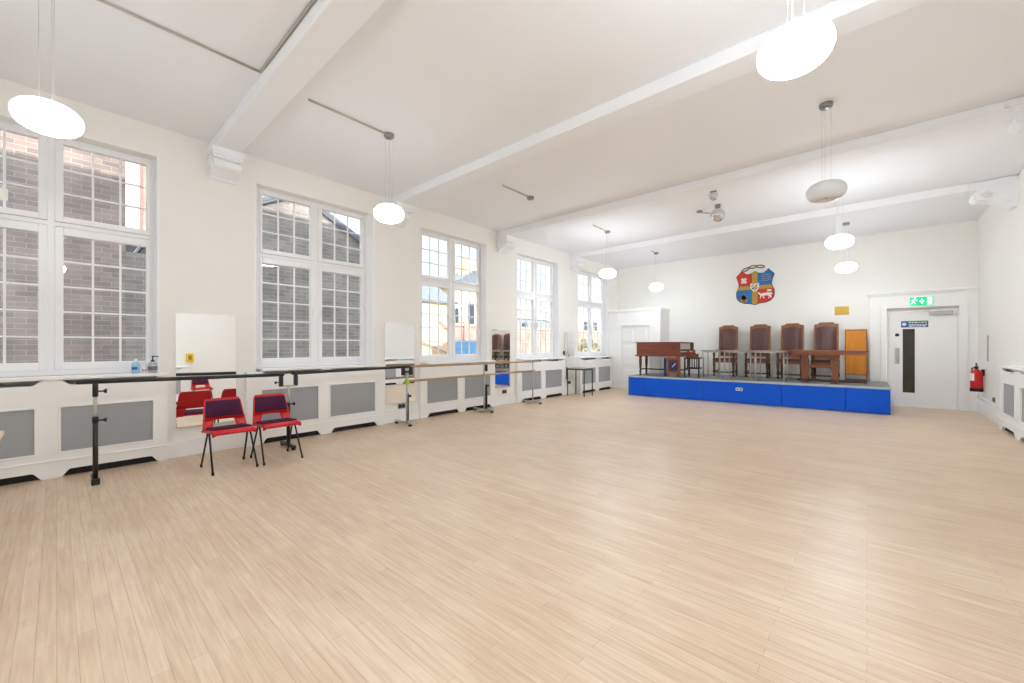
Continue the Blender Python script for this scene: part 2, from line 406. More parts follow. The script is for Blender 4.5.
# ------------------------------------------------------------------ windows of the left wall
XF = -6.465  # inner face of the window frame
XG = -6.51   # glass plane
def window(n, c):
    fr = MB(); y0, y1 = c - WH, c + WH; z0, z1 = WZ0, WZ1; X0, X1 = XF - .09, XF
    fr.box(X0, X1, y0, y0 + .04, z0, z1).box(X0, X1, y1 - .04, y1, z0, z1).box(X0, X1, y0, y1, z0, z0 + .06).box(X0, X1, y0, y1, z1 - .035, z1)
    fr.box(X0, X1, c - .028, c + .028, z0, z1)                     # mullion
    fr.box(X0, X1, y0, y1, 2.625, 2.672)                           # transom
    o = struct('window_%d' % n, fr, M['upvc'], bevel=.004)
    g = ORG[o.name]
    # reveal lining, a white board round the opening
    rl, rr = c - WL[n - 1], c + WR[n - 1]
    MB().prism([(XL + .004, rl - .02), (XL + .004, rl + .003), (-6.455, y0 + .003), (-6.455, y0 - .02)], 'xy', z0, z1).obj('lining', M['upvc'], o, origin=g)
    MB().prism([(XL + .004, rr + .02), (XL + .004, rr - .003), (-6.455, y1 - .003), (-6.455, y1 + .02)], 'xy', z0, z1).obj('lining', M['upvc'], o, origin=g)
    for s in (-1, 1):
        a, b = (c - .75, c - .088) if s < 0 else (c + .088, c + .75)
        for (za, zb, rows, nm) in ((2.737, 3.515, 3, 'upper_sash'), (1.174, 2.535, 5, 'lower_sash')):
            f = MB(); W = .062; D0, D1 = XF - .06, XF + .014
            ya, yb = max(a - W, y0 + .035), min(b + W, y1 - .035)
            if s < 0: yb = c - .024
            else: ya = c + .024
            za2, zb2 = za - .062, zb + .045
            if nm == 'lower_sash': za2 = z0 + .055; zb2 = zb + .085
            f.box(D0, D1, ya, a, za2, zb2).box(D0, D1, b, yb, za2, zb2).box(D0, D1, a, b, za2, za).box(D0, D1, a, b, zb, zb2)
            so = f.obj(nm, M['upvc'], o, origin=g, bevel=.006)
            gb = MB()
            for k in (1, 2): yy = a + (b - a) * k / 3; gb.box(XG - .012, XG + .012, yy - .009, yy + .009, za, zb)
            for k in range(1, rows): zz = za + (zb - za) * k / rows; gb.box(XG - .011, XG + .011, a, b, zz - .009, zz + .009)
            gb.obj('glazing_bars', M['upvc'], so, origin=g)
            MB().box(XG - .003, XG + .003, a - .004, b + .004, za - .004, zb + .004).obj('pane', M['glass'], so, origin=g)
            if nm == 'lower_sash':
                h = MB(); yy = c + s * .055; h.box(XF + .014, XF + .03, yy - .012, yy + .012, 1.80, 1.90)
                h.box(XF + .03, XF + .045, yy - .009, yy + .009, 1.84, 1.93)
                h.obj('handle', M['white'], so, origin=g)
for i, c in enumerate(WC): window(i + 1, c)
for i, (a, b) in enumerate(rx):  # rear-wall windows, unseen and added to let daylight in
    f = MB(); yy0, yy1 = YF - .18, YF - .1
    f.box(a, a + .06, yy0, yy1, .9, 3.6).box(b - .06, b, yy0, yy1, .9, 3.6).box(a, b, yy0, yy1, .9, .96).box(a, b, yy0, yy1, 3.54, 3.6)
    f.box((a + b) / 2 - .04, (a + b) / 2 + .04, yy0, yy1, .9, 3.6).box(a, b, yy0, yy1, 2.6, 2.68)
    o = struct('window_%d' % (6 + i), f, M['upvc'])
    MB().box(a + .05, b - .05, YF - .145, YF - .138, .95, 3.55).obj('pane', M['glass'], o, origin=ORG[o.name])

# ------------------------------------------------------------------ skirting boards
def skirt_left(y0, y1): return MB().box(XL, XL + .045, y0, y1, 0, .165).box(XL, XL + .03, y0, y1, .165, .195)
CC = [-.06, 2.71, 5.475, 8.255, 10.71]; CH = [.93, 1.03, 1.0, 1.02, .95]
CX = [-6.22, -6.22, -6.22, -6.22, -6.06]
for i in range(4):
    struct('baseboard_left%s' % ('' if i == 0 else '.%03d' % i), skirt_left(CC[i] + CH[i], CC[i + 1] - CH[i + 1]), M['gloss'], bevel=.004)
struct('baseboard_right', MB().box(XR - .03, XR, 10.36, YB, 0, .22).box(XR - .018, XR, 10.36, YB, .22, .25), M['gloss'], bevel=.004)
struct('baseboard_back', MB().box(-4.6, .02, YB - .03, YB, 0, .2), M['gloss'], bevel=.004)

# ------------------------------------------------------------------ radiator covers under the windows
def arch(y0, y1, zb, zt, n=7):
    """curved notch outline from (y0,zb) up to zt and back to (y1,zb)"""
    r = .075; h = zt - zb; P = []
    for k in range(n + 1):
        t = k / n; P.append((y0 + r * t, zb + h * t * t * (3 - 2 * t)))
    for k in range(n, -1, -1):
        t = k / n; P.append((y1 - r * t, zb + h * t * t * (3 - 2 * t)))
    return P
def radiator_cover(c, half, xf, xw, label, sgn=1, gofs=(.092, .848), group='radiator covers along the walls', zg=(.262, .717)):
    r = root('radiator_cover', (xw, c, 0), label, 'radiator cover', group); P = Part(r)
    y0, y1 = c - half, c + half
    g = [(c - gofs[1], c - gofs[0]), (c + gofs[0], c + gofs[1])]
    xb = xf - sgn * .03; H = 1.0
    f = MB(); za, zb = .10, .93
    # toe band with two arched cut-outs
    pl = [(y0, za), (y0, 0)]
    for a, b in g: pl += arch(a - .005, b + .055, 0, .075)
    pl += [(y1, 0), (y1, za)]
    f.prism(pl, 'yz', xb, xf)
    # top band with two slots
    pl = [(y0, zb), (y0, H)]
    for a, b in g: pl += [(p, 2 * H - q) for p, q in arch(a - .005, b + .055, H, H + .05)]
    pl += [(y1, H), (y1, zb)]
    f.prism(pl, 'yz', xb, xf)
    f.box(xb, xf, y0, g[0][0], za, zb).box(xb, xf, g[0][1], g[1][0], za, zb).box(xb, xf, g[1][1], y1, za, zb)
    for a, b in g: f.box(xb, xf, a, b, za, zg[0]).box(xb, xf, a, b, zg[1], zb)
    # ends
    f.box(xw, xb, y0, y0 + .02, 0, H).box(xw, xb, y1 - .02, y1, 0, H)
    P('casing', f, M['gloss'])
    P('toe_shade', MB().box(xb - sgn * .03, xb - sgn * .012, y0 + .02, y1 - .02, 0, .13), M['blackfoot'])  # black strip added as the shade inside the toe cut-outs
    m = MB()
    m.box(xf, xf + sgn * .012, y0, y1, .168, .186)                     # moulding lines
    m.box(xf, xf + sgn * .006, y0, y1, .0, .0) if False else None
    for a, b in g:
        t = .018
        m.box(xf, xf + sgn * .008, a - t, a, zg[0] - t, zg[1] + t).box(xf, xf + sgn * .008, b, b + t, zg[0] - t, zg[1] + t)
        m.box(xf, xf + sgn * .008, a, b, zg[0] - t, zg[0]).box(xf, xf + sgn * .008, a, b, zg[1], zg[1] + t)
    P('moulding', m, M['gloss'], bevel=.003)
    for a, b in g:
        P('grille', MB().box(xb + sgn * .004, xf - sgn * .012, a - .006, b + .006, zg[0] - .006, zg[1] + .006), M['grille'])
    back = -6.53 if sgn > 0 and xw < 0 else xw
    P('shelf', MB().box(back, xf + sgn * .025, y0 - .01 if xf > -6.1 else c - WH - .02, y1 + .005, H, H + .035), M['gloss'], bevel=.008)
    return r
NM = ['white radiator cover under the nearest window, behind the black barre stand', 'white radiator cover under the second window, behind the two red chairs',
      'white radiator cover under the third window, behind the wooden barre', 'white radiator cover under the fourth window, behind the last barre stand',
      'white radiator cover protruding under the farthest window, next to the white corner lobby']
for i in range(5):
    radiator_cover(CC[i], CH[i], CX[i], XL, NM[i], gofs=(.092, .848) if i else (.088, .80), zg=(.262, .717) if i != 1 else (.255, .745))
for i, (c, lb) in enumerate(((9.15, 'white radiator cover on the right wall beside the fire extinguisher corner'),
                             (1.4, 'white radiator cover on the right wall, reflected in the nearest mirror'))):
    radiator_cover(c, 1.05, XR - .09, XR, lb, sgn=-1, gofs=(.15, .86), zg=(.285, .765))

# ------------------------------------------------------------------ corner lobby (left back) and its door
LX, LY, LZ = -4.60, 11.85, 2.44
w = MB(); dx0, dx1, dz = -5.92, -4.88, 2.05
w.box(XL, dx0, LY, LY + .1, 0, LZ).box(dx1, LX, LY, LY + .1, 0, LZ).box(dx0, dx1, LY, LY + .1, dz, LZ)
w.box(LX - .1, LX, LY + .1, YB, 0, LZ).box(XL, LX, LY, YB, LZ, LZ + .06)
w.box(XL, LX + .03, LY - .03, LY, LZ - .02, LZ + .06).box(LX, LX + .03, LY, YB, LZ - .02, LZ + .06)
struct('wall_lobby', w, M['gloss'], bevel=.006)
d = MB().box(dx0 + .07, dx1 - .07, LY + .045, LY + .085, 0, dz - .07)
do = struct('door_1', d, M['gloss'])
g = ORG[do.name]; pan = MB()
for (a, b) in ((dx0 + .14, -5.44), (-5.36, dx1 - .14)):
    for (z0, z1) in ((.22, .62), (.72, 1.36), (1.46, 1.92)):
        for k, t in ((0, .012), (.04, .022)):
            pan.box(a + k, b - k, LY + .045 - t, LY + .05, z0 + k, z1 - k)
pan.obj('raised_panels', M['gloss'], do, origin=g, bevel=.008)
fr = MB().box(dx0, dx0 + .07, LY - .02, LY + .09, 0, dz).box(dx1 - .07, dx1, LY - .02, LY + .09, 0, dz).box(dx0, dx1, LY - .02, LY + .09, dz - .07, dz)
fr.obj('frame', M['gloss'], do, origin=g, bevel=.006)
MB().lathe([(.0, 0), (.02, -.005), (.026, -.03), (.018, -.05), (.01, -.06)], (dx1 - .14, LY + .045, 1.03), 12, 'y').obj('knob', M['gold'], do, origin=g)

# ------------------------------------------------------------------ exit door (right back) with its surround
w = MB(); sx0, sx1, sz = .04, XR, 2.52; SY = YB - .10
w.box(sx0, .235, SY, YB, 0, sz).box(1.56, sx1, SY, YB, 0, sz).box(sx0, sx1, SY, YB, 2.30, sz)
w.box(sx0 - .03, sx1, SY - .04, YB, sz, sz + .05).box(sx0 - .015, sx1, SY - .02, YB, sz - .04, sz)
struct('trim_20', w, M['gloss'], bevel=.008)
ar = MB()   # moulded architrave
for k, t in ((0, .0), (.035, .025)):
    ar.box(.235 - 0 + k, .335, SY - .03 + t, YB, 0, 2.30 - k).box(1.44, 1.56 - k, SY - .03 + t, YB, 0, 2.30 - k).box(.235 + k, 1.56 - k, SY - .03 + t, YB, 2.19, 2.30 - k)
struct('trim_21', ar, M['gloss'], bevel=.006)
DY = YB - .005
d = MB(); vx0, vx1, vz0, vz1 = .60, .795, .31, 1.73; a0, a1 = .345, 1.425
d.box(a0, vx0, DY, DY + .045, .01, 2.12).box(vx1, a1, DY, DY + .045, .01, 2.12).box(vx0, vx1, DY, DY + .045, .01, vz0).box(vx0, vx1, DY, DY + .045, vz1, 2.12)
do = struct('door_2', d, M['gloss']); g = ORG[do.name]
MB().box(vx0, vx1, DY + .015, DY + .022, vz0, vz1).obj('vision_panel', M['darkglass'], do, origin=g)
b = MB(); t = .012
b.box(vx0 - t, vx0, DY - .008, DY, vz0 - t, vz1 + t).box(vx1, vx1 + t, DY - .008, DY, vz0 - t, vz1 + t).box(vx0, vx1, DY - .008, DY, vz0 - t, vz0).box(vx0, vx1, DY - .008, DY, vz1, vz1 + t)
b.obj('glazing_bead', M['gloss'], do, origin=g)
MB().box(.47, .55, DY - .012, DY, .95, 1.31).obj('push_plate', M['alu'], do, origin=g, bevel=.003)
MB().tube([(.51, DY - .012, 1.0), (.51, DY - .05, 1.02), (.51, DY - .05, 1.24), (.51, DY - .012, 1.26)], .010, 8).obj('pull_handle', M['alu'], do, origin=g)
MB().lathe([(.0, -.03), (.028, -.028), (.036, -.012), (.036, 0)], (.51, DY, 1.60), 16, 'y').obj('lock', M['black'], do, origin=g)
cl = MB().box(1.02, 1.36, DY - .07, DY, 2.03, 2.10).beam((1.03, DY - .09, 2.12), (.72, DY - .05, 2.15), .02, .014)
cl.obj('closer', M['alu'], do, origin=g, bevel=.004)
sg = MB().box(.575, 1.0, DY - .006, DY, 1.765, 1.905); so = sg.obj('door_sign', M['signblue'], do, origin=g)
MB().box(.68, 1.0, DY - .008, DY - .005, 1.845, 1.905).obj('green_band', M['signgreen'], so, origin=g)
wr = MB()
for z in (1.872, 1.822, 1.792):
    x = .70
    while x < .96:
        wd = random.uniform(.02, .06); wr.box(x, min(x + wd, .985), DY - .0095, DY - .006, z - .009, z + .009); x += wd + .014
wr.lathe([(0, -.003), (.035, -.003), (.035, 0)], (.625, DY - .006, 1.835), 16, 'y')
wr.obj('lettering', M['white'], so, origin=g)
# passage seen through the door's glass
struct('wall_corridor', MB().box(-.6, 2.3, YB + 2.2, YB + 2.3, 0, 2.6), M['wall'])

# illuminated exit sign above the door
r = root('exit_sign', (.88, SY - .03, 2.225), 'illuminated green running-man exit sign above the white exit door', 'exit sign'); P = Part(r)
sy = SY - .045
P('housing', MB().box(.70, 1.065, sy, SY - .002, 2.225, 2.425), M['white'], bevel=.006)
P('green_face', MB().box(.708, 1.057, sy - .004, sy, 2.235, 2.415), M['exitgreen'])
pm = MB(); yy0, yy1 = sy - .007, sy - .004
pm.prism([(.975, 2.25), (1.045, 2.25), (1.045, 2.40), (.975, 2.40)], 'xz', yy0, yy1)              # doorway
pm.beam((.855, (yy0 + yy1) / 2, 2.325), (.915, (yy0 + yy1) / 2, 2.325), .003, .03)                 # arrow
pm.prism([(.885, 2.26), (.93, 2.325), (.885, 2.39)], 'xz', yy0, yy1)
pm.lathe([(0, -.003), (.017, -.003), (.017, 0)], (.785, sy - .004, 2.39), 12, 'y')                 # runner: head, trunk, arms, legs
for p in (((.778, 2.372), (.762, 2.315), .028), ((.764, 2.318), (.792, 2.288), .018), ((.792, 2.288), (.782, 2.25), .016), ((.762, 2.316), (.742, 2.285), .018),
          ((.742, 2.285), (.718, 2.272), .016), ((.78, 2.365), (.806, 2.345), .013), ((.806, 2.345), (.826, 2.355), .012), ((.772, 2.368), (.744, 2.352), .013), ((.744, 2.352), (.736, 2.328), .012)):
    pm.beam((p[0][0], (yy0 + yy1) / 2, p[0][1]), (p[1][0], (yy0 + yy1) / 2, p[1][1]), .003, p[2])
P('pictogram', pm, M['exitwhite'])

# ------------------------------------------------------------------ stage
def sfy(x): return 10.44 + (x + 4.93) * .062         # front edge runs slightly askew
SX0, SX1, SZ = -4.93, .345, .54
r = root('stage', ((SX0 + SX1) / 2, 11.5, 0), 'low stage with bright blue front boards and grey top along the back wall', 'stage'); P = Part(r)
cuts = [SX0, -4.52, -3.05, -1.42, -.33, SX1]
for a, b in zip(cuts[:-1], cuts[1:]):
    a2, b2 = a + .004, b - .004
    P('front_panel', MB().prism([(a2, sfy(a2)), (b2, sfy(b2)), (b2, sfy(b2) + .03), (a2, sfy(a2) + .03)], 'xy', .012, SZ - .045), M['stageblue'], bevel=.002)
P('end_panel', MB().box(SX1 - .03, SX1, sfy(SX1) + .03, YB - .12, .01, SZ - .045), M['stageblue'])
e = P('end_panel', MB().box(SX0, SX0 + .03, sfy(SX0) + .03, LY - .06, .01, SZ - .045), M['stagetrim']); e['label'] = 'pale end board'
P('deck', MB().prism([(SX0, sfy(SX0) + .01), (SX1, sfy(SX1) + .01), (SX1, SY - .06), (LX + .05, SY - .06), (LX + .05, LY - .06), (SX0, LY - .06)], 'xy', SZ - .045, SZ - .002), M['stagetop'])
P('edging', MB().prism([(SX0 - .012, sfy(SX0) - .012), (SX1 + .012, sfy(SX1) - .012), (SX1 + .012, sfy(SX1) + .02), (SX0 - .012, sfy(SX0) + .02)], 'xy', SZ - .045, SZ - .001), M['stagetrim'], bevel=.003)
P('corner_strip', MB().box(SX0 - .012, SX0, sfy(SX0) - .004, sfy(SX0) + .04, 0, SZ - .04), M['stagetrim'])
sock = P('socket_plate', MB().box(-2.32, -2.18, sfy(-2.25) - .012, sfy(-2.25) + .004, .30, .37), M['white'], bevel=.004)
P('sockets', MB().box(-2.305, -2.26, sfy(-2.25) - .015, sfy(-2.25) - .008, .315, .355).box(-2.24, -2.195, sfy(-2.25) - .015, sfy(-2.25) - .008, .315, .355), M['socket'], sock)

# ------------------------------------------------------------------ old keyboard instrument on the stage
r = root('spinet', (-4.2, 11.1, SZ), 'old mahogany spinet piano on the left end of the stage', 'piano'); P = Part(r)
px0, px1, py0, py1, pz0, pz1 = -4.80, -3.62, 10.66, 11.76, 1.10, 1.435
b = MB().box(px0, px1 - .16, py0, py1, pz0, pz1)
b.box(px1 - .16, px1, py0, py0 + .03, pz0, pz1).box(px1 - .16, px1, py1 - .03, py1, pz0, pz1).box(px1 - .16, px1 + .04, py0, py1, pz0, pz0 + .09)
P('case', b, M['mahog'], bevel=.006)
P('lid', MB().box(px0 - .04, px1 - .02, py0 - .03, py1 + .03, pz1, pz1 + .022), M['mahog'], bevel=.005)
P('bottom_moulding', MB().box(px0 - .03, px1 + .05, py0 - .025, py1 + .02, pz0 - .03, pz0 + .005), M['mahog'], bevel=.005)
P('music_board', MB().box(px1 - .10, px1 - .085, py0 + .035, py1 - .035, pz0 + .16, pz1 - .012), M['offwhite'])
kb = P('keyboard', MB().box(px1 - .155, px1 + .02, py0 + .05, py1 - .05, pz0 + .09, pz0 + .115), M['offwhite'])
n = 30
for k in range(n):
    if k % 7 in (2, 6): continue
    yy = py0 + .07 + (py1 - py0 - .14) * k / n; P('black_key', MB().box(px1 - .082, px1 - .02, yy, yy + .016, pz0 + .115, pz0 + .128), M['black'], kb)
for (lx, ly) in ((-4.72, 10.74), (-4.72, 11.14), (-3.72, 10.78), (-3.72, 11.66)):
    P('leg', MB().lathe([(.024, SZ), (.034, SZ + .02), (.02, SZ + .05), (.03, SZ + .1), (.024, SZ + .16), (.036, SZ + .3), (.04, SZ + .44), (.03, SZ + .47), (.046, SZ + .5), (.046, SZ + .535)], (lx, ly, 0), 14), M['darkoak'])
st = MB().beam((-4.72, 10.74, SZ + .17), (-4.72, 11.14, SZ + .17), .03, .035).beam((-3.72, 10.74, SZ + .17), (-3.72, 11.66, SZ + .17), .03, .035).beam((-4.72, 10.96, SZ + .17), (-3.72, 10.96, SZ + .17), .03, .035)
P('stretcher', st, M['darkoak'])

# small framed stand with a navy panel in front of the instrument's right leg
r = root('framed_stand', (-3.82, 10.60, SZ), 'small brown wooden stand framing a navy blue panel, in front of the spinet', 'stand'); P = Part(r)
fx0, fx1, fy = -3.93, -3.60, 10.585
f = MB()
for x in (fx0, fx1 - .045): f.box(x, x + .045, fy, fy + .045, SZ, 1.063)
f.box(fx0, fx1, fy, fy + .045, 1.0, 1.063).box(fx0, fx1, fy, fy + .045, SZ + .1, SZ + .15)
for x in (fx0, fx1 - .045): f.box(x, x + .045, fy + .045, fy + .055, SZ + .09, 1.06)
P('frame', f, M['tableoak'], bevel=.004)
c8 = [(-3.765 + .125 * math.cos(PI / 8 + k * PI / 4), .83 + .125 * math.sin(PI / 8 + k * PI / 4)) for k in range(8)]
pn = P('panel', MB().box(fx0 + .045, fx1 - .045, fy + .02, fy + .032, SZ + .15, 1.0), M['darkoak'])
P('octagon', MB().prism(c8, 'xz', fy + .012, fy + .022), M['navy'], pn)
P('white_stripe', MB().beam((-3.80, fy + .008, .80), (-3.71, fy + .008, .90), .006, .018), M['white'], pn)
P('side_panel', MB().box(fx0 - .09, fx0 - .02, fy + .02, fy + .035, SZ + .0, 1.05), M['navy'])

# black stool with many legs by the keyboard end
r = root('music_stool', (-3.33, 10.86, SZ), 'black slatted music stool at the keyboard end of the spinet', 'stool'); P = Part(r)
P('seat', MB().box(-3.53, -3.15, 10.66, 11.06, 1.02, 1.06), M['black'], bevel=.01)
sl = MB()
for k in range(7): x = -3.51 + k * .0567; sl.box(x, x + .02, 10.67, 10.69, SZ + .24, 1.02)
P('slats', sl, M['black'])
for (x, y) in ((-3.51, 10.68), (-3.17, 10.68), (-3.51, 11.04), (-3.17, 11.04)):
    P('leg', MB().beam((x, y, SZ), (x, y, 1.02), .03, .03), M['black'])
for yy in (10.68, 11.04): P('rail', MB().beam((-3.51, yy, SZ + .24), (-3.17, yy, SZ + .24), .022, .03), M['black'])
r = root('carved_box', (-3.4, 10.78, 1.06), 'dark red-brown carved wooden box lying on the black music stool', 'box'); P = Part(r)
P('body', MB().box(-3.50, -3.24, 10.72, 10.92, 1.06, 1.15), M['mahog'], bevel=.008)
P('turned_pillar', MB().lathe([(.04, 0), (.05, .02), (.03, .05), (.045, .08), (.03, .1)], (-3.44, 10.72, 1.15), 14), M['mahog'])
P('turned_pillar', MB().lathe([(.04, 0), (.05, .02), (.03, .05), (.045, .08), (.03, .1)], (-3.30, 10.72, 1.15), 14), M['mahog'])

# three light folding tables in a row
def folding_table(x0, x1, y0, y1, label):
    r = root('folding_table', ((x0 + x1) / 2, (y0 + y1) / 2, SZ), label, 'table', 'small grey tables on the stage'); P = Part(r)
    z1 = 1.245
    P('tabletop', MB().box(x0, x1, y0, y1, z1 - .022, z1), M['greytop'], bevel=.004)
    P('frame', MB().box(x0 + .03, x1 - .03, y0 + .03, y0 + .05, z1 - .05, z1 - .022).box(x0 + .03, x1 - .03, y1 - .05, y1 - .03, z1 - .05, z1 - .022).box(x0 + .03, x0 + .05, y0 + .05, y1 - .05, z1 - .05, z1 - .022).box(x1 - .05, x1 - .03, y0 + .05, y1 - .05, z1 - .05, z1 - .022), M['silver'])
    for (x, y) in ((x0 + .045, y0 + .04), (x1 - .045, y0 + .04), (x0 + .045, y1 - .04), (x1 - .045, y1 - .04)):
        P('leg', MB().tube([(x, y, SZ), (x, y, z1 - .03)], .0125, 10), M['silver'])
folding_table(-3.12, -2.64, 10.64, 11.16, 'small grey-topped folding table nearest the spinet on the stage')
folding_table(-2.62, -1.985, 10.64, 11.16, 'middle one of the three small grey-topped folding tables on the stage')
folding_table(-1.975, -1.345, 10.68, 11.30, 'small grey-topped folding table beside the red-brown oak table on the stage')

# oak refectory table
r = root('oak_table', (-.69, 11.3, SZ), 'red-brown oak trestle table at the right end of the stage', 'table'); P = Part(r)
tx0, tx1, ty0, ty1 = -1.325, .015, 11.02, 11.62
P('tabletop', MB().box(tx0, tx1, ty0, ty1, 1.215, 1.255), M['tableoak'], bevel=.006)
P('apron', MB().box(tx0 + .05, tx1 - .02, ty0 + .02, ty0 + .045, 1.155, 1.215).box(tx0 + .05, tx1 - .02, ty1 - .045, ty1 - .02, 1.155, 1.215), M['tableoak'])
for x in (-1.06, -.53):
    o = [(-.085, 0), (.085, 0), (.065, .05), (.05, .12), (.085, .3), (.075, .44), (.055, .52), (.09, .56), (.09, .62), (-.09, .62), (-.09, .56), (-.055, .52), (-.075, .44), (-.085, .3), (-.05, .12), (-.065, .05)]
    P('trestle', MB().prism([(x + a, SZ + .055 + b) for a, b in o], 'xz', 11.27, 11.36), M['tableoak'], bevel=.008)
    P('foot', MB().prism([(11.02, SZ), (11.62, SZ), (11.60, SZ + .04), (11.42, SZ + .07), (11.22, SZ + .07), (11.04, SZ + .04)], 'yz', x - .06, x + .06), M['darkoak'], bevel=.006)
P('stretcher', MB().box(-1.06, -.53, 11.29, 11.34, SZ + .32, SZ + .39), M['tableoak'], bevel=.006)
P('foot_rail', MB().box(-1.25, .0, 11.56, 11.62, SZ, SZ + .05), M['darkoak'], bevel=.006)

# four high-backed armchairs (facing the hall, local -y)
def armchair(label):
    r = root('armchair', (0, 0, SZ), label, 'chair', 'high-backed leather chairs on the stage'); P = Part(r, False)
    W = .235
    for s in (-1, 1):
        P('rear_leg', MB().tube([(s * (W - .02), .23, 0), (s * (W - .02), .20, .44), (s * (W - .02), .20, .5)], [.02, .024, .024], 8), M['darkoak'])
        P('front_leg', MB().lathe([(.02, 0), (.034, .02), (.022, .05), (.022, .09), (.034, .12), (.024, .2), (.036, .34), (.03, .4), (.036, .43), (.024, .5), (.034, .6), (.024, .66)], (s * W, -.24, 0), 12), M['darkoak'])
        P('arm', MB().tube([(s * (W - .01), .21, .70), (s * (W + .005), .05, .70), (s * W, -.18, .675), (s * W, -.29, .665)], [.02, .021, .024, .028], 8), M['oak'])
    # back frame with a shaped crest
    bo = MB(); y = lambda z: .20 + (z - .45) * .10
    for s in (-1, 1): bo.beam((s * (W - .02), y(.45), .45), (s * (W - .02), y(1.33), 1.33), .04, .045)
    cr = [(-W, 1.26), (W, 1.26), (W, 1.335), (.16, 1.35), (.13, 1.385), (-.13, 1.385), (-.16, 1.35), (-W, 1.335)]
    bo.prism(cr, 'xz', y(1.3) - .022, y(1.3) + .022); bo.beam((-W + .02, y(.55), .55), (W - .02, y(.55), .55), .035, .05)
    P('back_frame', bo, M['oak'], bevel=.005)
    lp = MB(); n = 8; vs = []; fs = []
    for j in range(n + 1):
        z = .57 + (1.285 - .57) * j / n
        for i in range(n + 1):
            u = i / n * 2 - 1; bul = .035 * (1 - u ** 4) * (1 - (2 * j / n - 1) ** 6)
            zz = z + (.03 * (1 - u * u) if j == n else 0)
            vs.append((u * (W - .043), y(z) - .012 - bul, zz))
    for j in range(n):
        for i in range(n): k = j * (n + 1) + i; fs.append((k, k + 1, k + n + 2, k + n + 1))
    lp.add(vs, fs, True); lp.box(-W + .04, W - .04, .21, .225, .57, .6)
    P('back_cushion', lp, M['leather'])
    bb = MB(); bb.prism([(-W + .04, y(.57) + .0), (W - .04, y(.57) + .0), (W - .04, y(.57) + .02), (-W + .04, y(.57) + .02)], 'xy', .57, 1.27).warp(lambda a, b, c: (a, b + (c - .57) * .10, c))
    P('back_board', bb, M['leather'])
    P('seat_frame', MB().box(-W, W, -.26, .22, .37, .43), M['oak'], bevel=.006)
    P('seat_cushion', MB().box(-W + .015, W - .015, -.26, .19, .43, .49), M['leather'], bevel=.025, seg=3)
    st = MB().beam((-W, -.24, .11), (W, -.24, .11), .025, .035).beam((-W, -.24, .14), (-W, .22, .14), .025, .03).beam((W, -.24, .14), (W, .22, .14), .025, .03)
    P('stretcher', st, M['darkoak'])
    return r
chs = [(-2.885, 'high-backed brown leather chair nearest the spinet, leftmost of four'), (-2.12, 'high-backed brown leather chair second from the left of four'),
       (-1.42, 'high-backed brown leather chair third from the left, right of the middle'), (-.735, 'high-backed brown leather chair behind the oak table, next to the orange board')]
a0 = armchair(chs[0][1]); a0.location = (chs[0][0], 12.08, SZ)
for x, lb in chs[1:]: dup(a0, (x, 12.08, SZ), random.uniform(-.02, .02), lb)

# orange ply board on a stand
r = root('notice_board', (-.19, 12.3, SZ), 'orange plywood board standing upright between the last leather chair and the exit door', 'board'); P = Part(r)
P('board', MB().box(-.375, -.01, 12.28, 12.305, .70, 1.715), M['orange'])
P('frame', MB().box(-.39, -.372, 12.27, 12.315, .68, 1.735).box(-.016, .004, 12.27, 12.315, SZ, 1.735).box(-.39, .004, 12.27, 12.315, 1.712, 1.735).box(-.39, .004, 12.27, 12.315, .68, .70), M['oak'], bevel=.003)
P('foot', MB().box(-.39, .004, 12.2, 12.38, SZ, SZ + .04), M['darkoak'], bevel=.004)
P('post', MB().box(-.39, -.372, 12.28, 12.305, SZ, .68), M['oak'])

# ------------------------------------------------------------------ coat of arms
r = root('coat_of_arms', (-2.28, YB - .02, 2.46), 'painted shield crest in red, blue and gold on the back wall', 'crest'); P = Part(r)
cx, cz, hw = -2.285, 2.47, .455
def half():  # right-hand outline from top centre to tip (unit half width / real z)
    return [(0, .915), (.12, .885), (.24, .855), (.44, .85), (.70, .955), (.83, .885), (1.0, .80), (.90, .66), (.86, .56), (.90, .47), (.99, .38), (1.0, .27), (.95, .17), (.80, .09), (.55, .045), (.25, .03), (0, -.01)]
H2 = [(a * hw, b) for a, b in half()]
full = [(cx + a, cz + b) for a, b in H2] + [(cx - a, cz + b) for a, b in H2[-2:0:-1]]
y1 = YB - .004
P('shield', MB().prism(full, 'xz', y1 - .02, y1), M['crestdark'], bevel=.004)
def clip(poly, ax, v, keep_gt):
    out = []
    for i in range(len(poly)):
        a, b = poly[i], poly[(i + 1) % len(poly)]
        ia = (a[ax] > v) == keep_gt; ib = (b[ax] > v) == keep_gt
        if ia: out.append(a)
        if ia != ib:
            t = (v - a[ax]) / (b[ax] - a[ax]); out.append((a[0] + (b[0] - a[0]) * t, a[1] + (b[1] - a[1]) * t))
    return out
ins = [(cx + (a - cx) * .965, cz + .43 + (b - cz - .43) * .965) for a, b in full]
vb, hb, zc = .075, .06, cz + .47
for nm, mt, sx, sz_ in (('red_quarter', 'crestred', 0, 1), ('blue_quarter', 'crestblue', 1, 1), ('blue_quarter', 'crestblue', 0, 0), ('red_quarter', 'crestred', 1, 0)):
    p = clip(ins, 0, cx + (vb if sx else -vb), bool(sx)); p = clip(p, 1, zc + (hb if sz_ else -hb), bool(sz_))
    P(nm, MB().prism(p, 'xz', y1 - .03, y1 - .02), M[mt])
p = clip(clip(ins, 0, cx - vb + .008, True), 0, cx + vb - .008, False); q = clip(clip(ins, 1, zc - hb + .008, True), 1, zc + hb - .008, False)
crs = P('gold_cross', MB().prism(p, 'xz', y1 - .034, y1 - .02).prism(q, 'xz', y1 - .032, y1 - .02), M['crestgold'])
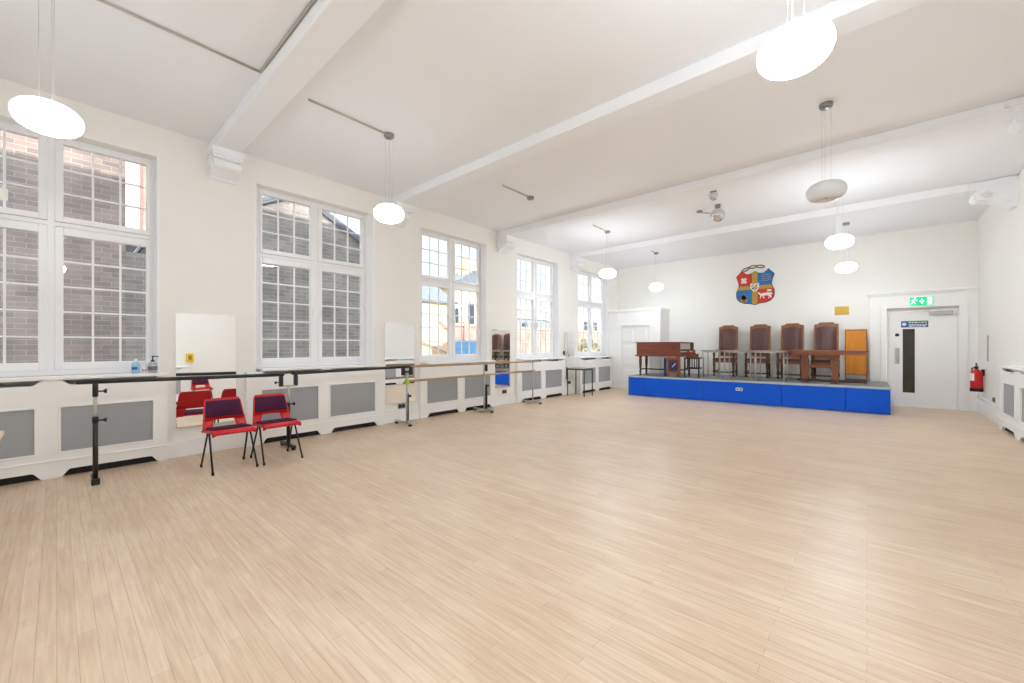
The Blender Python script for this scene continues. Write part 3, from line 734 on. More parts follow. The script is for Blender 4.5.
ce = [(-.10, .115), (0, .10), (.10, .115), (.105, .0), (.07, -.07), (0, -.12), (-.07, -.07), (-.105, .0)]
ce = [(cx + a, zc + .0 + b) for a, b in ce]
ctr = P('centre_shield', MB().prism(ce, 'xz', y1 - .045, y1 - .03), M['crestwhite'])
sp = MB()
for a, b, l in ((-.05, .05, .05), (.04, .055, .04), (.0, .0, .09), (-.045, -.02, .04), (.05, -.02, .05), (.01, -.06, .03)):
    sp.beam((cx + a - l / 2, y1 - .047, zc + b - l / 2), (cx + a + l / 2, y1 - .047, zc + b + l / 2), .006, .022)
P('dark_device', sp, M['crestdark'], ctr)
mo = MB()      # white flower of four petals, upper left
for a, b in ((-.035, .04), (.035, .04), (-.035, -.04), (.035, -.04)):
    mo.lathe([(0, -.008), (.03, -.006), (.036, 0)], (cx - .26 + a, y1 - .03, cz + .675 + b), 12, 'y')
mo.box(cx - .28, cx - .24, y1 - .036, y1 - .03, cz + .62, cz + .73)
P('white_flower', mo, M['crestwhite'])
wv = MB()      # fine scroll lines, upper right
for k in range(4):
    wv.tube([(cx + .15 + t * .045, y1 - .032, cz + .64 + k * .05 + .014 * math.sin(t * 2 + k)) for t in range(6)], .006, 6)
P('scroll_lines', wv, M['crestgold'])
hv = MB()      # gold beehive, lower left
for k in range(4): hv.lathe([(.0, -.012), (.085 - k * .019, -.012), (.095 - k * .019, 0)], (cx - .26, y1 - .03, cz + .16 + k * .04), 14, 'y')
hive = P('beehive', hv, M['crestgold'])
P('hive_door', MB().prism([(cx - .285, cz + .11), (cx - .235, cz + .11), (cx - .235, cz + .15), (cx - .26, cz + .175), (cx - .285, cz + .15)], 'xz', y1 - .05, y1 - .04), M['crestdark'], hive)
an = MB()      # white walking beast with a banner, lower right
bx, bz = cx + .255, cz + .25
body = [(-.12, .03), (-.13, .07), (-.17, .075), (-.18, .05), (-.155, .03), (-.13, .0), (-.125, -.03), (-.135, -.09), (-.115, -.09), (-.10, -.03), (-.06, -.02), (-.07, -.06), (-.04, -.10), (-.025, -.10), (-.045, -.05), (-.03, -.015), (.06, -.02), (.075, -.05), (.06, -.10), (.08, -.10), (.10, -.04), (.12, -.09), (.14, -.085), (.125, -.01), (.13, .03), (.15, .0), (.155, .02), (.135, .055), (.06, .06), (-.06, .055)]
an.prism([(bx + a, bz + b) for a, b in body], 'xz', y1 - .042, y1 - .03)
an.beam((bx + .02, y1 - .036, bz + .02), (bx + .05, y1 - .036, bz + .15), .008, .012)
an.prism([(bx + .045, bz + .14), (bx + .14, bz + .13), (bx + .12, bz + .11), (bx + .15, bz + .09), (bx + .035, bz + .09)], 'xz', y1 - .04, y1 - .032)
P('white_beast', an, M['crestwhite'])
for k, (a, b, t) in enumerate(((-.225, 1.0, .42), (-.045, 1.055, .08), (.13, 1.045, -.16))):
    pts = [(cx + a + .095 * math.cos(q) * math.cos(t) - .036 * math.sin(q) * math.sin(t), y1 - .012 - .008 * (k % 2), cz + b - .02 + .095 * math.cos(q) * math.sin(t) + .036 * math.sin(q) * math.cos(t)) for q in [2 * PI * i / 20 for i in range(20)]]
    P('chain_link', MB().tube(pts, .014, 8, closed=True), M['chain'])
# brass plaque
r = root('wall_plaque', (-.455, YB - .01, 2.105), 'small brass plaque on the back wall above the orange board', 'plaque'); P = Part(r)
P('plate', MB().box(-.59, -.325, YB - .014, YB - .001, 2.105, 2.305), M['gold'], bevel=.003)
P('rim', MB().box(-.59, -.325, YB - .018, YB - .012, 2.292, 2.305).box(-.59, -.325, YB - .018, YB - .012, 2.105, 2.118).box(-.59, -.577, YB - .018, YB - .012, 2.105, 2.305).box(-.338, -.325, YB - .018, YB - .012, 2.105, 2.305), M['gold'])

# ------------------------------------------------------------------ fire extinguisher
ex, ey, ez = XR - .105, 11.95, .47
r = root('fire_extinguisher', (ex, ey, ez), 'red fire extinguisher hanging in the corner beside the exit door', 'fire extinguisher'); P = Part(r)
P('cylinder', MB().lathe([(.078, .0), (.085, .012), (.085, .33), (.07, .385), (.035, .415), (.03, .43)], (ex, ey, ez), 24), M['redtin'])
P('base_ring', MB().lathe([(.086, -.012), (.09, .0), (.089, .05), (.086, .055)], (ex, ey, ez), 24), M['blackfoot'])
P('valve', MB().lathe([(.024, .425), (.024, .46), (.03, .465), (.03, .48)], (ex, ey, ez), 14).beam((ex, ey, ez + .49), (ex - .02, ey - .13, ez + .50), .022, .014).beam((ex, ey, ez + .51), (ex - .02, ey - .13, ez + .545), .022, .012), M['black'])
P('hose', MB().tube([(ex, ey + .02, ez + .46), (ex - .04, ey + .10, ez + .44), (ex - .05, ey + .125, ez + .33), (ex - .04, ey + .10, ez + .18), (ex - .04, ey + .098, ez + .1)], .013, 10), M['black'])
lb = MB(); vs = []; fs = []
for j, z in enumerate((.20, .345)):
    for k in range(9): a = PI + .35 + (k / 8 - .5) * 1.5; vs.append((ex + .0865 * math.cos(a), ey + .0865 * math.sin(a), ez + z))
for k in range(8): fs.append((k, k + 1, k + 10, k + 9))
lb.add(vs, fs, True); P('label', lb, M['white'])
P('bracket', MB().box(ex + .06, XR - .001, ey - .02, ey + .02, ez + .3, ez + .42), M['black'])
struct('trim_22', MB().tube([(XR - .02, 12.5, .32), (XR - .02, 11.7, .33), (XR - .02, 11.3, .29), (XR - .02, 10.4, .275)], .014, 8), M['gloss'])
struct('trim_23', MB().tube([(XR - .012, 11.6, 1.06), (XR - .012, 11.6, 1.55)], .010, 8), M['conduit'])
def wall_socket(loc, axis, label):
    x, y, z = loc; r = root('wall_socket', loc, label, 'socket', 'double wall sockets'); P = Part(r)
    s = 1 if axis > 0 else -1
    P('plate', MB().box(x, x + s * .012, y - .075, y + .075, z, z + .086), M['socket'], bevel=.003)
    P('outlet', MB().box(x + s * .012, x + s * .016, y - .06, y - .01, z + .02, z + .066), M['black']); P('outlet', MB().box(x + s * .012, x + s * .016, y + .01, y + .06, z + .02, z + .066), M['black'])
wall_socket((XR - .0, 11.15, .34), -1, 'grey double socket on the right wall below the extinguisher, by the radiator cover')
wall_socket((XL, 4.12, .225), 1, 'grey double socket below the mirror between second and third windows')
wall_socket((XL, 6.86, .25), 1, 'grey double socket below the mirror between third and fourth windows')
wall_socket((XL, 9.57, .28), 1, 'grey double socket below the mirror between fourth and fifth windows')

# ------------------------------------------------------------------ mirrors on the piers
def mirror(y0, y1, z0, z1, label, tilt=.0, turn=0):
    r = root('wall_mirror', (XL + .03, (y0 + y1) / 2, z0), label, 'mirror', 'tall mirrors between the windows'); P = Part(r, False)
    h = (y1 - y0) / 2
    P('backing', MB().box(-.012, 0, -h - .006, h + .006, -.006, z1 - z0 + .006), M['gloss'])
    P('mirror_glass', MB().box(0, .006, -h, h, 0, z1 - z0), M['mirror'])
    r.rotation_euler = (0, -tilt, turn)
mirror(.955, 1.575, .36, 1.75, 'tall unframed mirror behind the first red chair, between first and second windows', .016)
mirror(3.775, 4.375, .34, 1.755, 'tall unframed mirror behind the barre stand with lime tape', .012)
mirror(6.43, 7.03, .40, 1.72, 'tall unframed mirror reflecting the leather chairs and blue stage', .006)
mirror(9.33, 9.80, .42, 1.73, 'narrow-looking mirror beside the farthest window, above the black-legged table', .006, .05)
tag(MB().box(XL, XL + .03, 9.275, 9.305, 1.10, 1.21).obj('wall_switch', M['black'], bevel=.005), 'small black box on the wall left of the farthest mirror', 'switch')

# ------------------------------------------------------------------ portable ballet barres
def stand_black(P, x, y, ztop):
    P('base', MB().box(x - .27, x + .05, y - .022, y + .022, .02, .05).box(x + .015, x + .055, y - .03, y + .03, 0, .06), M['black'], bevel=.006)
    P('lower_post', MB().tube([(x, y, .05), (x, y, .645)], .0195, 14), M['black'])
    P('collar', MB().lathe([(.024, .60), (.024, .655), (.02, .66)], (x, y, 0), 14), M['black'])
    P('upper_post', MB().tube([(x, y, .64), (x, y, ztop - .13)], .0145, 14), M['silver'])
    P('bar_holder', MB().tube([(x, y, ztop - .15), (x, y, ztop - .01)], .021, 14), M['black'])
    for z in (.62, ztop - .1):
        P('knob', MB().tube([(x, y + .02, z), (x, y + .062, z)], .008, 8).lathe([(.0, .055), (.014, .056), (.024, .075), (.024, .08), (0, .081)], (x, y, z), 12, 'y'), M['black'])
def fork_stand(P, x, y, ztop, gap=.09):
    P('base', MB().box(x - .24, x + .2, y - .025, y + .025, .03, .06), M['black'], bevel=.006)
    for s in (-1, 1):
        P('castor', MB().lathe([(.0, -.02), (.03, -.018), (.03, .018), (0, .02)], (x - .02 + s * .19, y, .03), 14, 'y'), M['blackfoot'])
    P('lower_post', MB().tube([(x, y, .06), (x, y, .60)], .023, 14), M['black'])
    P('upper_post', MB().tube([(x, y, .58), (x, y, ztop - .15)], .016, 14), M['silver'])
    P('knob', MB().tube([(x, y + .02, .58), (x, y + .06, .58)], .008, 8).lathe([(.0, .055), (.02, .06), (.02, .08), (0, .081)], (x, y, .58), 12, 'y'), M['black'])
    P('fork', MB().box(x - .014, x + .014, y - gap - .02, y + gap + .02, ztop - .165, ztop - .14), M['silver'], bevel=.003)
    for s in (-1, 1):
        P('bar_holder', MB().box(x - .022, x + .022, y + s * gap - .022, y + s * gap + .022, ztop - .15, ztop + .0), M['black'], bevel=.004)
    P('knob', MB().tube([(x, y - gap - .02, ztop - .1), (x, y - gap - .055, ztop - .1)], .007, 8).lathe([(0, 0), (.018, .003), (.018, .018), (0, .02)], (x, y - gap - .075, ztop - .1), 12, 'y'), M['black'])
S1, S2, S3, S4, S5 = (-5.66, .25), (-5.74, 2.03), (-5.83, 3.92), (-5.87, 5.82), (-5.87, 7.42)
zb = .985
r = root('ballet_barre', (-5.69, 1.1, 0), 'black portable ballet barre nearest the camera, running past the first mirror', 'barre', 'portable ballet barres'); P = Part(r)
stand_black(P, *S1, 1.005)
P('rail', MB().tube([(-5.655, .12, 1.002), (-5.735, 1.97, .975)], .021, 16), M['black'])
fork_stand(P, *S2, .975)
r = root('ballet_barre', (-5.78, 2.95, 0), 'black ballet barre rail behind the second red chair, ending at the lime-taped stand', 'barre', 'portable ballet barres'); P = Part(r)
P('rail', MB().tube([(-5.742, 2.07, .985), (-5.825, 3.98, 1.0)], .021, 16), M['black'])
x, y = S3
P('base', MB().box(x - .34, x + .12, y - .03, y + .03, .035, .065), M['alu'], bevel=.006)
for s in (-.31, .09): P('castor', MB().lathe([(.0, -.022), (.032, -.02), (.032, .02), (0, .022)], (x + s, y, .032), 14, 'y'), M['blackfoot'])
P('post', MB().tube([(x, y, .06), (x, y, .92)], .018, 14), M['alu'])
P('sleeve', MB().tube([(x, y + .012, .1), (x, y + .012, .55)], .022, 14), M['black'])
P('knob', MB().lathe([(0, .02), (.018, .03), (.024, .06), (0, .065)], (x, y + .012, .50), 12, 'y'), M['black'])
tp = P('tape_wrap', MB().lathe([(.022, .70), (.03, .71), (.03, .79), (.022, .80)], (x, y, 0), 14).box(x - .035, x + .035, y - .03, y + .03, .725, .765), M['lime'])
P('bar_holder', MB().box(x - .024, x + .024, y - .1, y - .05, .86, 1.0).box(x - .024, x + .024, y + .05, y + .1, .86, 1.0).box(x - .02, x + .02, y - .1, y + .1, .90, .93), M['black'], bevel=.004)
r = root('ballet_barre', (-5.86, 5.7, 0), 'double wooden-railed ballet barre with silver stands, under the third window', 'barre', 'portable ballet barres'); P = Part(r)
P('upper_rail', MB().tube([(-5.84, 3.99, 1.0), (-5.88, 7.46, .985)], .02, 16), M['barrewood'])
P('lower_rail', MB().tube([(-5.84, 3.96, .752), (-5.88, 7.46, .772)], .02, 16), M['barrewood'])
for k, (x, y) in enumerate((S4, S5)):
    dark = k == 0
    P('post', MB().tube([(x - .03, y, .05), (x - .03, y, .97)], .016, 14), M['silver'])
    if dark:
        P('sleeve', MB().tube([(x, y + .03, .06), (x, y + .03, .56)], .023, 14), M['black'])
        P('knob', MB().lathe([(0, .05), (.018, .06), (.024, .09), (0, .095)], (x, y, .53), 12, 'y'), M['black'])
        P('clamp', MB().box(x - .02, x + .02, y + .01, y + .05, .83, .97), M['black'], bevel=.004)
    P('base', MB().box(x - .34, x + .22, y - .025, y + .025, .03, .06).box(x - .05, x + .05, y - .2, y + .2, .035, .055), M['alu'] , bevel=.006)
    for s in (-.31, .19): P('castor', MB().lathe([(.0, -.02), (.03, -.018), (.03, .018), (0, .02)], (x + s, y, .03), 14, 'y'), M['blackfoot'])
    P('rail_bracket', MB().box(x - .045, x + .02, y - .018, y + .018, .965, .995).box(x - .045, x + .02, y - .018, y + .018, .74, .79), M['lime'] if False else M['alu'])

# ------------------------------------------------------------------ red stacking chairs (front = local +x)
def red_chair(label):
    r = root('stacking_chair', (0, 0, 0), label, 'chair', 'red stacking chairs'); P = Part(r, False)
    w = .215
    outl = [(-w, .435), (-w + .005, .50), (-.175, .70), (-.165, .735), (-.14, .752), (.14, .752), (.165, .735), (.175, .70), (w - .005, .50), (w, .435),
            (.125, .435), (.118, .48), (.10, .535), (.085, .552), (-.085, .552), (-.10, .535), (-.118, .48), (-.125, .435)]
    lean = lambda y, z: -.185 - (z - .435) * .30 + .9 * y * y
    b = MB()
    # back as strips so that it can curve
    top = [(-1 + 2 * k / 12) for k in range(13)]
    def wid(z): return (w - .003 - (z - .42) * .12) if z < .715 else .1766 - (z - .715) * .55
    zs = [.515, .56, .62, .68, .715, .735, .75]; vs = []; fs = []
    for z in zs:
        for u in top: vs.append((lean(u * wid(z), z), u * wid(z), z))
    n = len(top); m = len(zs)
    for z in range(m - 1):
        for k in range(n - 1): fs.append((z * n + k, z * n + k + 1, (z + 1) * n + k + 1, (z + 1) * n + k))
    for s in (-1, 1):            # the two struts either side of the hand hole
        o = len(vs); zz = [.405, .44, .48, .515]
        for z in zz:
            inn = .122 - (z - .405) * .22
            for k in range(4): y = s * (inn + (wid(z) - inn) * k / 3); vs.append((lean(y, z), y, z))
        for j in range(3):
            for k in range(3):
                q = (o + j * 4 + k, o + j * 4 + k + 1, o + (j + 1) * 4 + k + 1, o + (j + 1) * 4 + k); fs.append(q if s > 0 else q[::-1])
    b.add(vs, fs, True)
    o = P('backrest', b, M['red']); md = o.modifiers.new('solid', 'SOLIDIFY'); md.thickness = .014; md.offset = 0
    # seat shell: dished, with rolled front edge
    vs = []; fs = []; nx, ny = 10, 10
    for i in range(nx + 1):
        x = -.19 + .42 * i / nx
        for j in range(ny + 1):
            u = j / ny * 2 - 1; y = u * (w - .012 * (i / nx) ** 2)
            z = .418 + .036 * (i / nx) - .012 * (1 - u * u) * (1 - abs(2 * i / nx - 1)) - (.052 if i == nx else (.006 if i == nx - 1 else 0)) - (.02 if j in (0, ny) else 0)
            vs.append((x + (.0 if i < nx else -.030), y, z))
    for i in range(nx):
        for j in range(ny): k = i * (ny + 1) + j; fs.append((k, k + 1, k + ny + 2, k + ny + 1))
    o = P('seat', MB().add(vs, fs, True), M['red']); md = o.modifiers.new('solid', 'SOLIDIFY'); md.thickness = .014; md.offset = 0
    pad = MB(); pad.box(-.16, .14, -w + .035, w - .035, .425, .444); pad.warp(lambda x, y, z: (x, y, z + .086 * (x + .16) * .9)); P('seat_pad', pad, M['purple'], bevel=.009, seg=3)
    vs = []; fs = []
    zs = [.548, .562, .63, .71, .726]
    for f_ in (0, 1):
        for zi, z in enumerate(zs):
            for k in range(9):
                y = (k / 8 * 2 - 1) * (wid(min(z, .705)) - .014)
                e = .006 if (zi in (0, 4) or k in (0, 8)) else .022
                vs.append((lean(y, z) + (.006 if f_ == 0 else .006 + e), y, z))
    n = 9; q = 45
    for zi in range(4):
        for k in range(8):
            a = zi * n + k; fs.append((a, a + n, a + n + 1, a + 1)); fs.append((q + a, q + a + 1, q + a + n + 1, q + a + n))
    P('back_pad', MB().add(vs, fs, True), M['purple'])
    for s in (-1, 1):
        P('leg', MB().tube([(.23, s * .205, .012), (.03, s * .19, .405), (.02, s * .185, .418)], .0095, 10), M['black'])
        P('leg', MB().tube([(-.23, s * .205, .012), (-.03, s * .19, .405), (-.02, s * .185, .418)], .0095, 10), M['black'])
        for xx in (.23, -.23): P('foot', MB().lathe([(.011, 0), (.0125, .004), (.0125, .03), (.010, .034)], (xx * 1.0, s * .205, 0), 10), M['blackfoot'])
    P('frame', MB().tube([(.02, -.185, .416), (.02, .185, .416)], .0105, 10).tube([(-.02, -.185, .416), (-.02, .185, .416)], .0105, 10).beam((-.16, -.17, .416), (.17, -.17, .416), .02, .012).beam((-.16, .17, .416), (.17, .17, .416), .02, .012), M['black'])
    return r
c1 = red_chair('red plastic stacking chair in front of the nearest mirror, left of the pair')
c1.location = (-5.335, 1.275, 0); c1.rotation_euler = (0, 0, .02)
dup(c1, (-5.335, 1.755, 0), .0, 'red plastic stacking chair in front of the second radiator cover, right of the pair')
dup(c1, (1.05, 2.62, 0), PI, 'red plastic stacking chair near the right wall, seen reflected in the nearest mirror')

# yellow first-aid sign and box seen in the mirror on the right wall
r = root('yellow_box', (XR - .04, 2.47, 1.16), 'small yellow box on the right wall, seen reflected in the nearest mirror', 'box'); P = Part(r)
P('body', MB().box(XR - .07, XR, 2.39, 2.55, 1.16, 1.40), M['yellow'], bevel=.006)
P('front_label', MB().box(XR - .073, XR - .07, 2.43, 2.51, 1.22, 1.34), M['gold'])

# ------------------------------------------------------------------ small table with black legs, farthest barre end
r = root('side_table', (-5.86, 9.4, 0), 'small plain table with thin black metal legs in front of the farthest mirror', 'table'); P = Part(r)
P('tabletop', MB().box(-6.14, -5.58, 9.20, 9.66, .735, .755), M['greytop'], bevel=.003)
P('frame', MB().box(-6.13, -5.59, 9.21, 9.23, .705, .735).box(-6.13, -5.59, 9.63, 9.65, .705, .735).box(-6.13, -6.11, 9.21, 9.65, .705, .735).box(-5.61, -5.59, 9.21, 9.65, .705, .735), M['black'])
for (x, y) in ((-6.12, 9.22), (-5.60, 9.22), (-6.12, 9.64), (-5.60, 9.64)): P('leg', MB().beam((x, y, 0), (x, y, .71), .02, .02), M['black'])

# pale table poking into the picture at the left edge
r = root('folding_desk', (-4.35, -.65, 0), 'pale wood-topped table cut off by the left edge of the photo', 'table'); P = Part(r)
P('tabletop', MB().box(-4.76, -3.95, -.95, -.255, .70, .73), M['paletop'], bevel=.004)
for (x, y) in ((-4.70, -.31), (-4.01, -.31), (-4.70, -.89), (-4.01, -.89)): P('leg', MB().tube([(x, y, 0), (x, y, .70)], .0125, 10), M['black'])
P('frame', MB().box(-4.71, -4.0, -.33, -.30, .67, .70).box(-4.71, -4.0, -.90, -.87, .67, .70), M['black'])

# things on the nearest window sill
r = root('sanitiser_bottle', (-6.29, .60, 1.035), 'pale blue plastic bottle with white cap on the nearest window sill', 'bottle'); P = Part(r)
P('body', MB().lathe([(.03, 0), (.036, .008), (.036, .10), (.028, .125), (.014, .135)], (-6.29, .60, 1.035), 18), M['bottleblue'])
P('cap', MB().lathe([(.014, .133), (.016, .137), (.016, .165), (.012, .168)], (-6.29, .60, 1.035), 14), M['white'])
lb = MB(); vs = []; fs = []
for z in (.045, .075):
    for k in range(9): a = -.5 + (k / 8 - .5) * 1.6; vs.append((-6.29 + .0372 * math.cos(a), .60 + .0372 * math.sin(a), 1.035 + z))
for k in range(8): fs.append((k, k + 1, k + 10, k + 9))
P('label', MB().add(vs, fs, True), M['signblue'])
r = root('pump_bottle', (-6.28, .745, 1.035), 'clear pump bottle with black top on the sill beside the pale blue bottle', 'bottle'); P = Part(r)
P('body', MB().lathe([(.036, 0), (.042, .008), (.042, .10), (.03, .125), (.015, .135)], (-6.28, .745, 1.035), 18), M['clear'])
P('band', MB().lathe([(.0425, .035), (.0432, .037), (.0432, .075), (.0425, .077)], (-6.28, .745, 1.035), 18), M['socket'])
P('pump', MB().lathe([(.017, .133), (.017, .15), (.006, .152), (.006, .19), (.012, .191), (.012, .20), (.0, .201)], (-6.28, .745, 1.035), 14).beam((-6.28, .745, 1.23), (-6.24, .79, 1.225), .012, .01), M['black'])
r = root('soap_bottle', (-6.30, .675, 1.035), 'small white bottle with pink label between the other two sill bottles', 'bottle'); P = Part(r)
P('body', MB().lathe([(.018, 0), (.022, .005), (.022, .06), (.01, .07), (.01, .085), (0, .086)], (-6.30, .675, 1.035), 14), M['white'])
P('label', MB().lathe([(.0222, .018), (.0226, .019), (.0226, .045), (.0222, .046)], (-6.30, .675, 1.035), 14), paint('pink_label', (226, 150, 156), .5))

# ------------------------------------------------------------------ pendant lamps
def pendant(x, y, z, label, on=True, shade=True, group='flat round pendant lamps'):
    nm = 'pendant_lamp' if shade else 'ceiling_rose'
    r = root(nm, (x, y, z if shade else ZC - .05), label, 'pendant lamp' if shade else 'ceiling rose', group if shade else None); P = Part(r)
    P('canopy', MB().lathe([(.0, -.045), (.05, -.045), (.062, -.03), (.062, 0)], (x, y, ZC), 20), M['greyspot'])
    if not shade: return r
    R, T = .178, .10
    prof = [(.0, -T * .62), (.02, -T * .66)]
    for k in range(15):
        a = -PI / 2 + .30 + (PI - .6) * k / 14
        prof.append((R * (.14 + .86 * math.cos(a) ** .72), T * math.sin(a)))
    prof += [(.03, T * .80), (0, T * .78)]
    mid = min(range(len(prof)), key=lambda k: abs(prof[k][1] - .03) if 2 < k < len(prof) - 2 else 9)
    P('shade', MB().lathe(prof[:mid + 1], (x, y, z), 36), M['lampoff'] if not on else M['lampon' if x > -2 and y < 10 else 'lampon' if 8 < y < 10 else 'lampmid' if y > 8 else 'lampsoft'])
    P('shade_top', MB().lathe(prof[mid:], (x, y, z), 36), M['lampoff'] if not on else M['lamptop' if x > -2 and y < 10 else 'lamptop' if 8 < y < 10 else 'lampmidtop' if y > 8 else 'lampsofttop'])
    ring = P('retaining_ring', MB().lathe([(.0, T * .78), (.05, T * .80), (.05, T * 1.02), (.0, T * 1.05)], (x, y, z), 18), M['alu'])
    P('finial', MB().lathe([(0, -T * .78), (.012, -T * .74), (.012, -T * .6)], (x, y, z), 10), M['gold'])
    for k in range(3):
        a = 2 * PI * k / 3 + .4
        P('wire', MB().tube([(x + .045 * math.cos(a), y + .045 * math.sin(a), z + T), (x + .045 * math.cos(a), y + .045 * math.sin(a), ZC - .03)], .0016, 6), M['cord'])
    return r
PX = -4.40; PR = -.33
pendant(PX, LY_[0], 2.985, 'lit flat round pendant lamp at the upper left, before the nearest window')
pendant(PX, LY_[1], 2.975, 'lit flat round pendant lamp between the second and third windows')
pendant(PX, LY_[2], 3.0, 'small round ceiling rose without a lamp, above the fourth window', shade=False)
pendant(PX, LY_[3], 2.99, 'lit flat round pendant lamp beside the farthest window')
pendant(PX, LY_[4], 2.99, 'lit flat round pendant lamp over the left end of the stage')
pendant(PR, LY_[0], 2.98, 'lit flat round pendant lamp above the camera, out of the photo')
pendant(PR + .03, LY_[1], 2.985, 'large lit pendant lamp at the top right of the photo, nearest of the right row')
pendant(PR, LY_[2], 3.01, 'unlit grey-white pendant lamp in the right-hand row', on=False)
pendant(PR, LY_[3], 3.01, 'lit pendant lamp just below the unlit one in the right-hand row')
pendant(PR, LY_[4], 3.01, 'lit pendant lamp farthest away in the right-hand row, above the oak table')
# surface conduits on the ceiling
cd = MB()
z = ZC - .012
cd.tube([(PX + .1, -1.4, z), (PX + .1, 1.27, z)], .011, 8).tube([(PX + .1, 1.27, z), (XR, 1.275, z)], .011, 8)
struct('trim_24', cd, M['conduit'])
for i, (a, b) in enumerate(((1.75, 2.70), (4.75, 5.47), (7.6, 8.25), (10.7, 11.05))):
    struct('trim_%d' % (25 + i), MB().tube([(PX, a, z), (PX, b, z)], .012, 8), M['conduit'])

# mirror balls and motor on the ceiling
def ball(x, y, z, R, label):
    r = root('mirror_ball', (x, y, z - R), label, 'mirror ball', 'mirror balls'); P = Part(r)
    m = MB(); nu, nv = 20, 10
    for j in range(nv):
        for i in range(nu):
            vs = []
            for dj, di in ((0, 0), (0, 1), (1, 1), (1, 0)):
                t = PI * (j + .04 + dj * .92) / nv; p = 2 * PI * (i + .04 + di * .92) / nu
                vs.append((x + R * math.sin(t) * math.cos(p), y + R * math.sin(t) * math.sin(p), z - R * math.cos(t)))
            m.add(vs, [(0, 1, 2, 3)])
    P('tiles', m, M['mirrorball']); P('core', MB().lathe([(R * .97 * math.sin(PI * k / 12), -R * .97 * math.cos(PI * k / 12)) for k in range(13)], (x, y, z), 20), M['greyspot'])
    P('motor', MB().lathe([(.0, -.06), (.045, -.06), (.05, -.05), (.05, 0)], (x, y, ZC), 16), M['greyspot'])
    P('chain', MB().tube([(x, y, z + R), (x, y, ZC - .05)], .004, 6), M['cord'])
ball(-2.06, 8.05, 3.76, .125, 'larger silver mirror ball under the ceiling, in front of the crest')
ball(-1.93, 7.28, 3.86, .075, 'smaller silver mirror ball close to the ceiling, behind a beam')
r = root('ceiling_spot', (-2.42, 8.2, ZC - .08), 'small grey spotlight on an arm beside the larger mirror ball', 'spotlight'); P = Part(r)
P('base', MB().lathe([(.0, -.03), (.05, -.028), (.055, 0)], (-2.42, 8.2, ZC), 16), M['greyspot'])
P('arm', MB().tube([(-2.42, 8.2, ZC - .03), (-2.2, 8.08, ZC - .12)], .010, 8), M['alu'])

# ------------------------------------------------------------------ outside
struct('ground', MB().box(-60, XO - .01, -20, 60, -.6, -.5), M['asphalt'])
r = root('brick_building', (-11.5, -2.6, -.5), 'tall brown brick building facing the nearest window', 'building'); P = Part(r)
P('wall', MB().box(-13, -10, -9, .82, -.5, 6.6), M['brickA'])
P('coping', MB().box(-13.1, -9.94, -9, .82, 6.6, 6.75), M['stone'])
P('stone_lintel', MB().box(-9.985, -10.2, -1.7, -.5, 3.6, 3.78), M['stone'])
r = root('brick_gable', (-11.5, 3.7, -.5), 'grey brick gable-ended building facing the second window', 'building'); P = Part(r)
gp = [(.822, -.5), (6.6, -.5), (6.6, 3.40), (3.75, 4.93), (1.35, 3.66), (1.3, 3.05), (.822, 3.05)]
P('wall', MB().prism(gp, 'yz', -15, -10.0), M['brickB'])
rf = MB()
for (a, b) in (((3.75, 4.93), (6.75, 3.32)), ((1.3, 3.64), (3.75, 4.93))):
    rf.prism([a, b, (b[0], b[1] + .09), (a[0], a[1] + .09)], 'yz', -15.1, -9.93)
P('roof', rf, M['slate'])
P('verge', MB().beam((-9.97, 3.75, 4.93), (-9.97, 6.7, 3.35), .06, .1).beam((-9.97, 1.33, 3.65), (-9.97, 3.75, 4.93), .06, .1), M['slate'])
r = root('chimney_stack', (-16, 1.75, -.5), 'distant orange chimney stack seen past the end of the brown brick building', 'chimney'); P = Part(r)
P('stack', MB().box(-16.4, -15.6, 1.65, 1.98, -.5, 7.4), M['brickred']); P('pot', MB().lathe([(.13, 0), (.1, .3), (.13, .42), (.12, .5)], (-16, 1.78, 7.4), 12), M['cream'])
r = root('low_house', (-17.4, .4, -.5), 'low pale building beyond the gap between the two brick walls', 'building'); P = Part(r)
P('wall', MB().box(-19.4, -15.4, -.5, 1.2, -.5, 4.3), M['palerender']); P('roof', MB().box(-19.5, -15.3, -.6, 1.6, 4.3, 4.5), M['slate'])
r = root('cream_house', (-17.5, 11.6, -.5), 'sunlit cream house with blue slate roof seen through the third window', 'house'); P = Part(r)
P('wall', MB().box(-20, -16, 8.5, 13.45, -.5, 3.55), M['cream'])
P('roof', MB().prism([(-15.85, 3.5), (-18, 5.2), (-20.2, 3.5)], 'xz', 8.4, 13.5), M['slate'])
P('downpipe', MB().tube([(-15.95, 13.2, -.4), (-15.95, 13.2, 3.4)], .05, 8), M['greyclad'])
P('stair_rail', MB().beam((-15.9, 10.6, 1.9), (-15.9, 13.3, .9), .05, .06).beam((-15.9, 12.6, 2.6), (-15.9, 13.4, 2.0), .05, .06), M['greyclad'])
r = root('cream_tower_house', (-20, 16.2, -.5), 'cream house with chimney behind the blue hoarding, through the third window', 'house'); P = Part(r)
P('wall', MB().box(-22, -18, 14.8, 19.2, -.5, 4.7), M['cream'])
P('roof', MB().prism([(14.6, 4.7), (19.4, 4.7), (17.0, 6.0)], 'yz', -22.1, -17.9), M['slate'])
P('chimney', MB().box(-19.0, -18.2, 16.5, 17.3, 4.7, 6.7), M['cream'])
for y in (15.35, 16.6, 17.9):
    wn = P('window', MB().box(-18.03, -17.96, y - .32, y + .32, 2.5, 4.0), M['white'])
    P('pane', MB().box(-17.97, -17.95, y - .26, y + .26, 2.56, 3.94), M['extwin'], wn)
P('string_course', MB().box(-17.94, -18, 14.8, 19.2, 2.1, 2.3), M['stone'])
r = root('yard_wall', (-14.4, 21, -.5), 'red brick yard wall outside the third and fourth windows', 'wall'); P = Part(r)
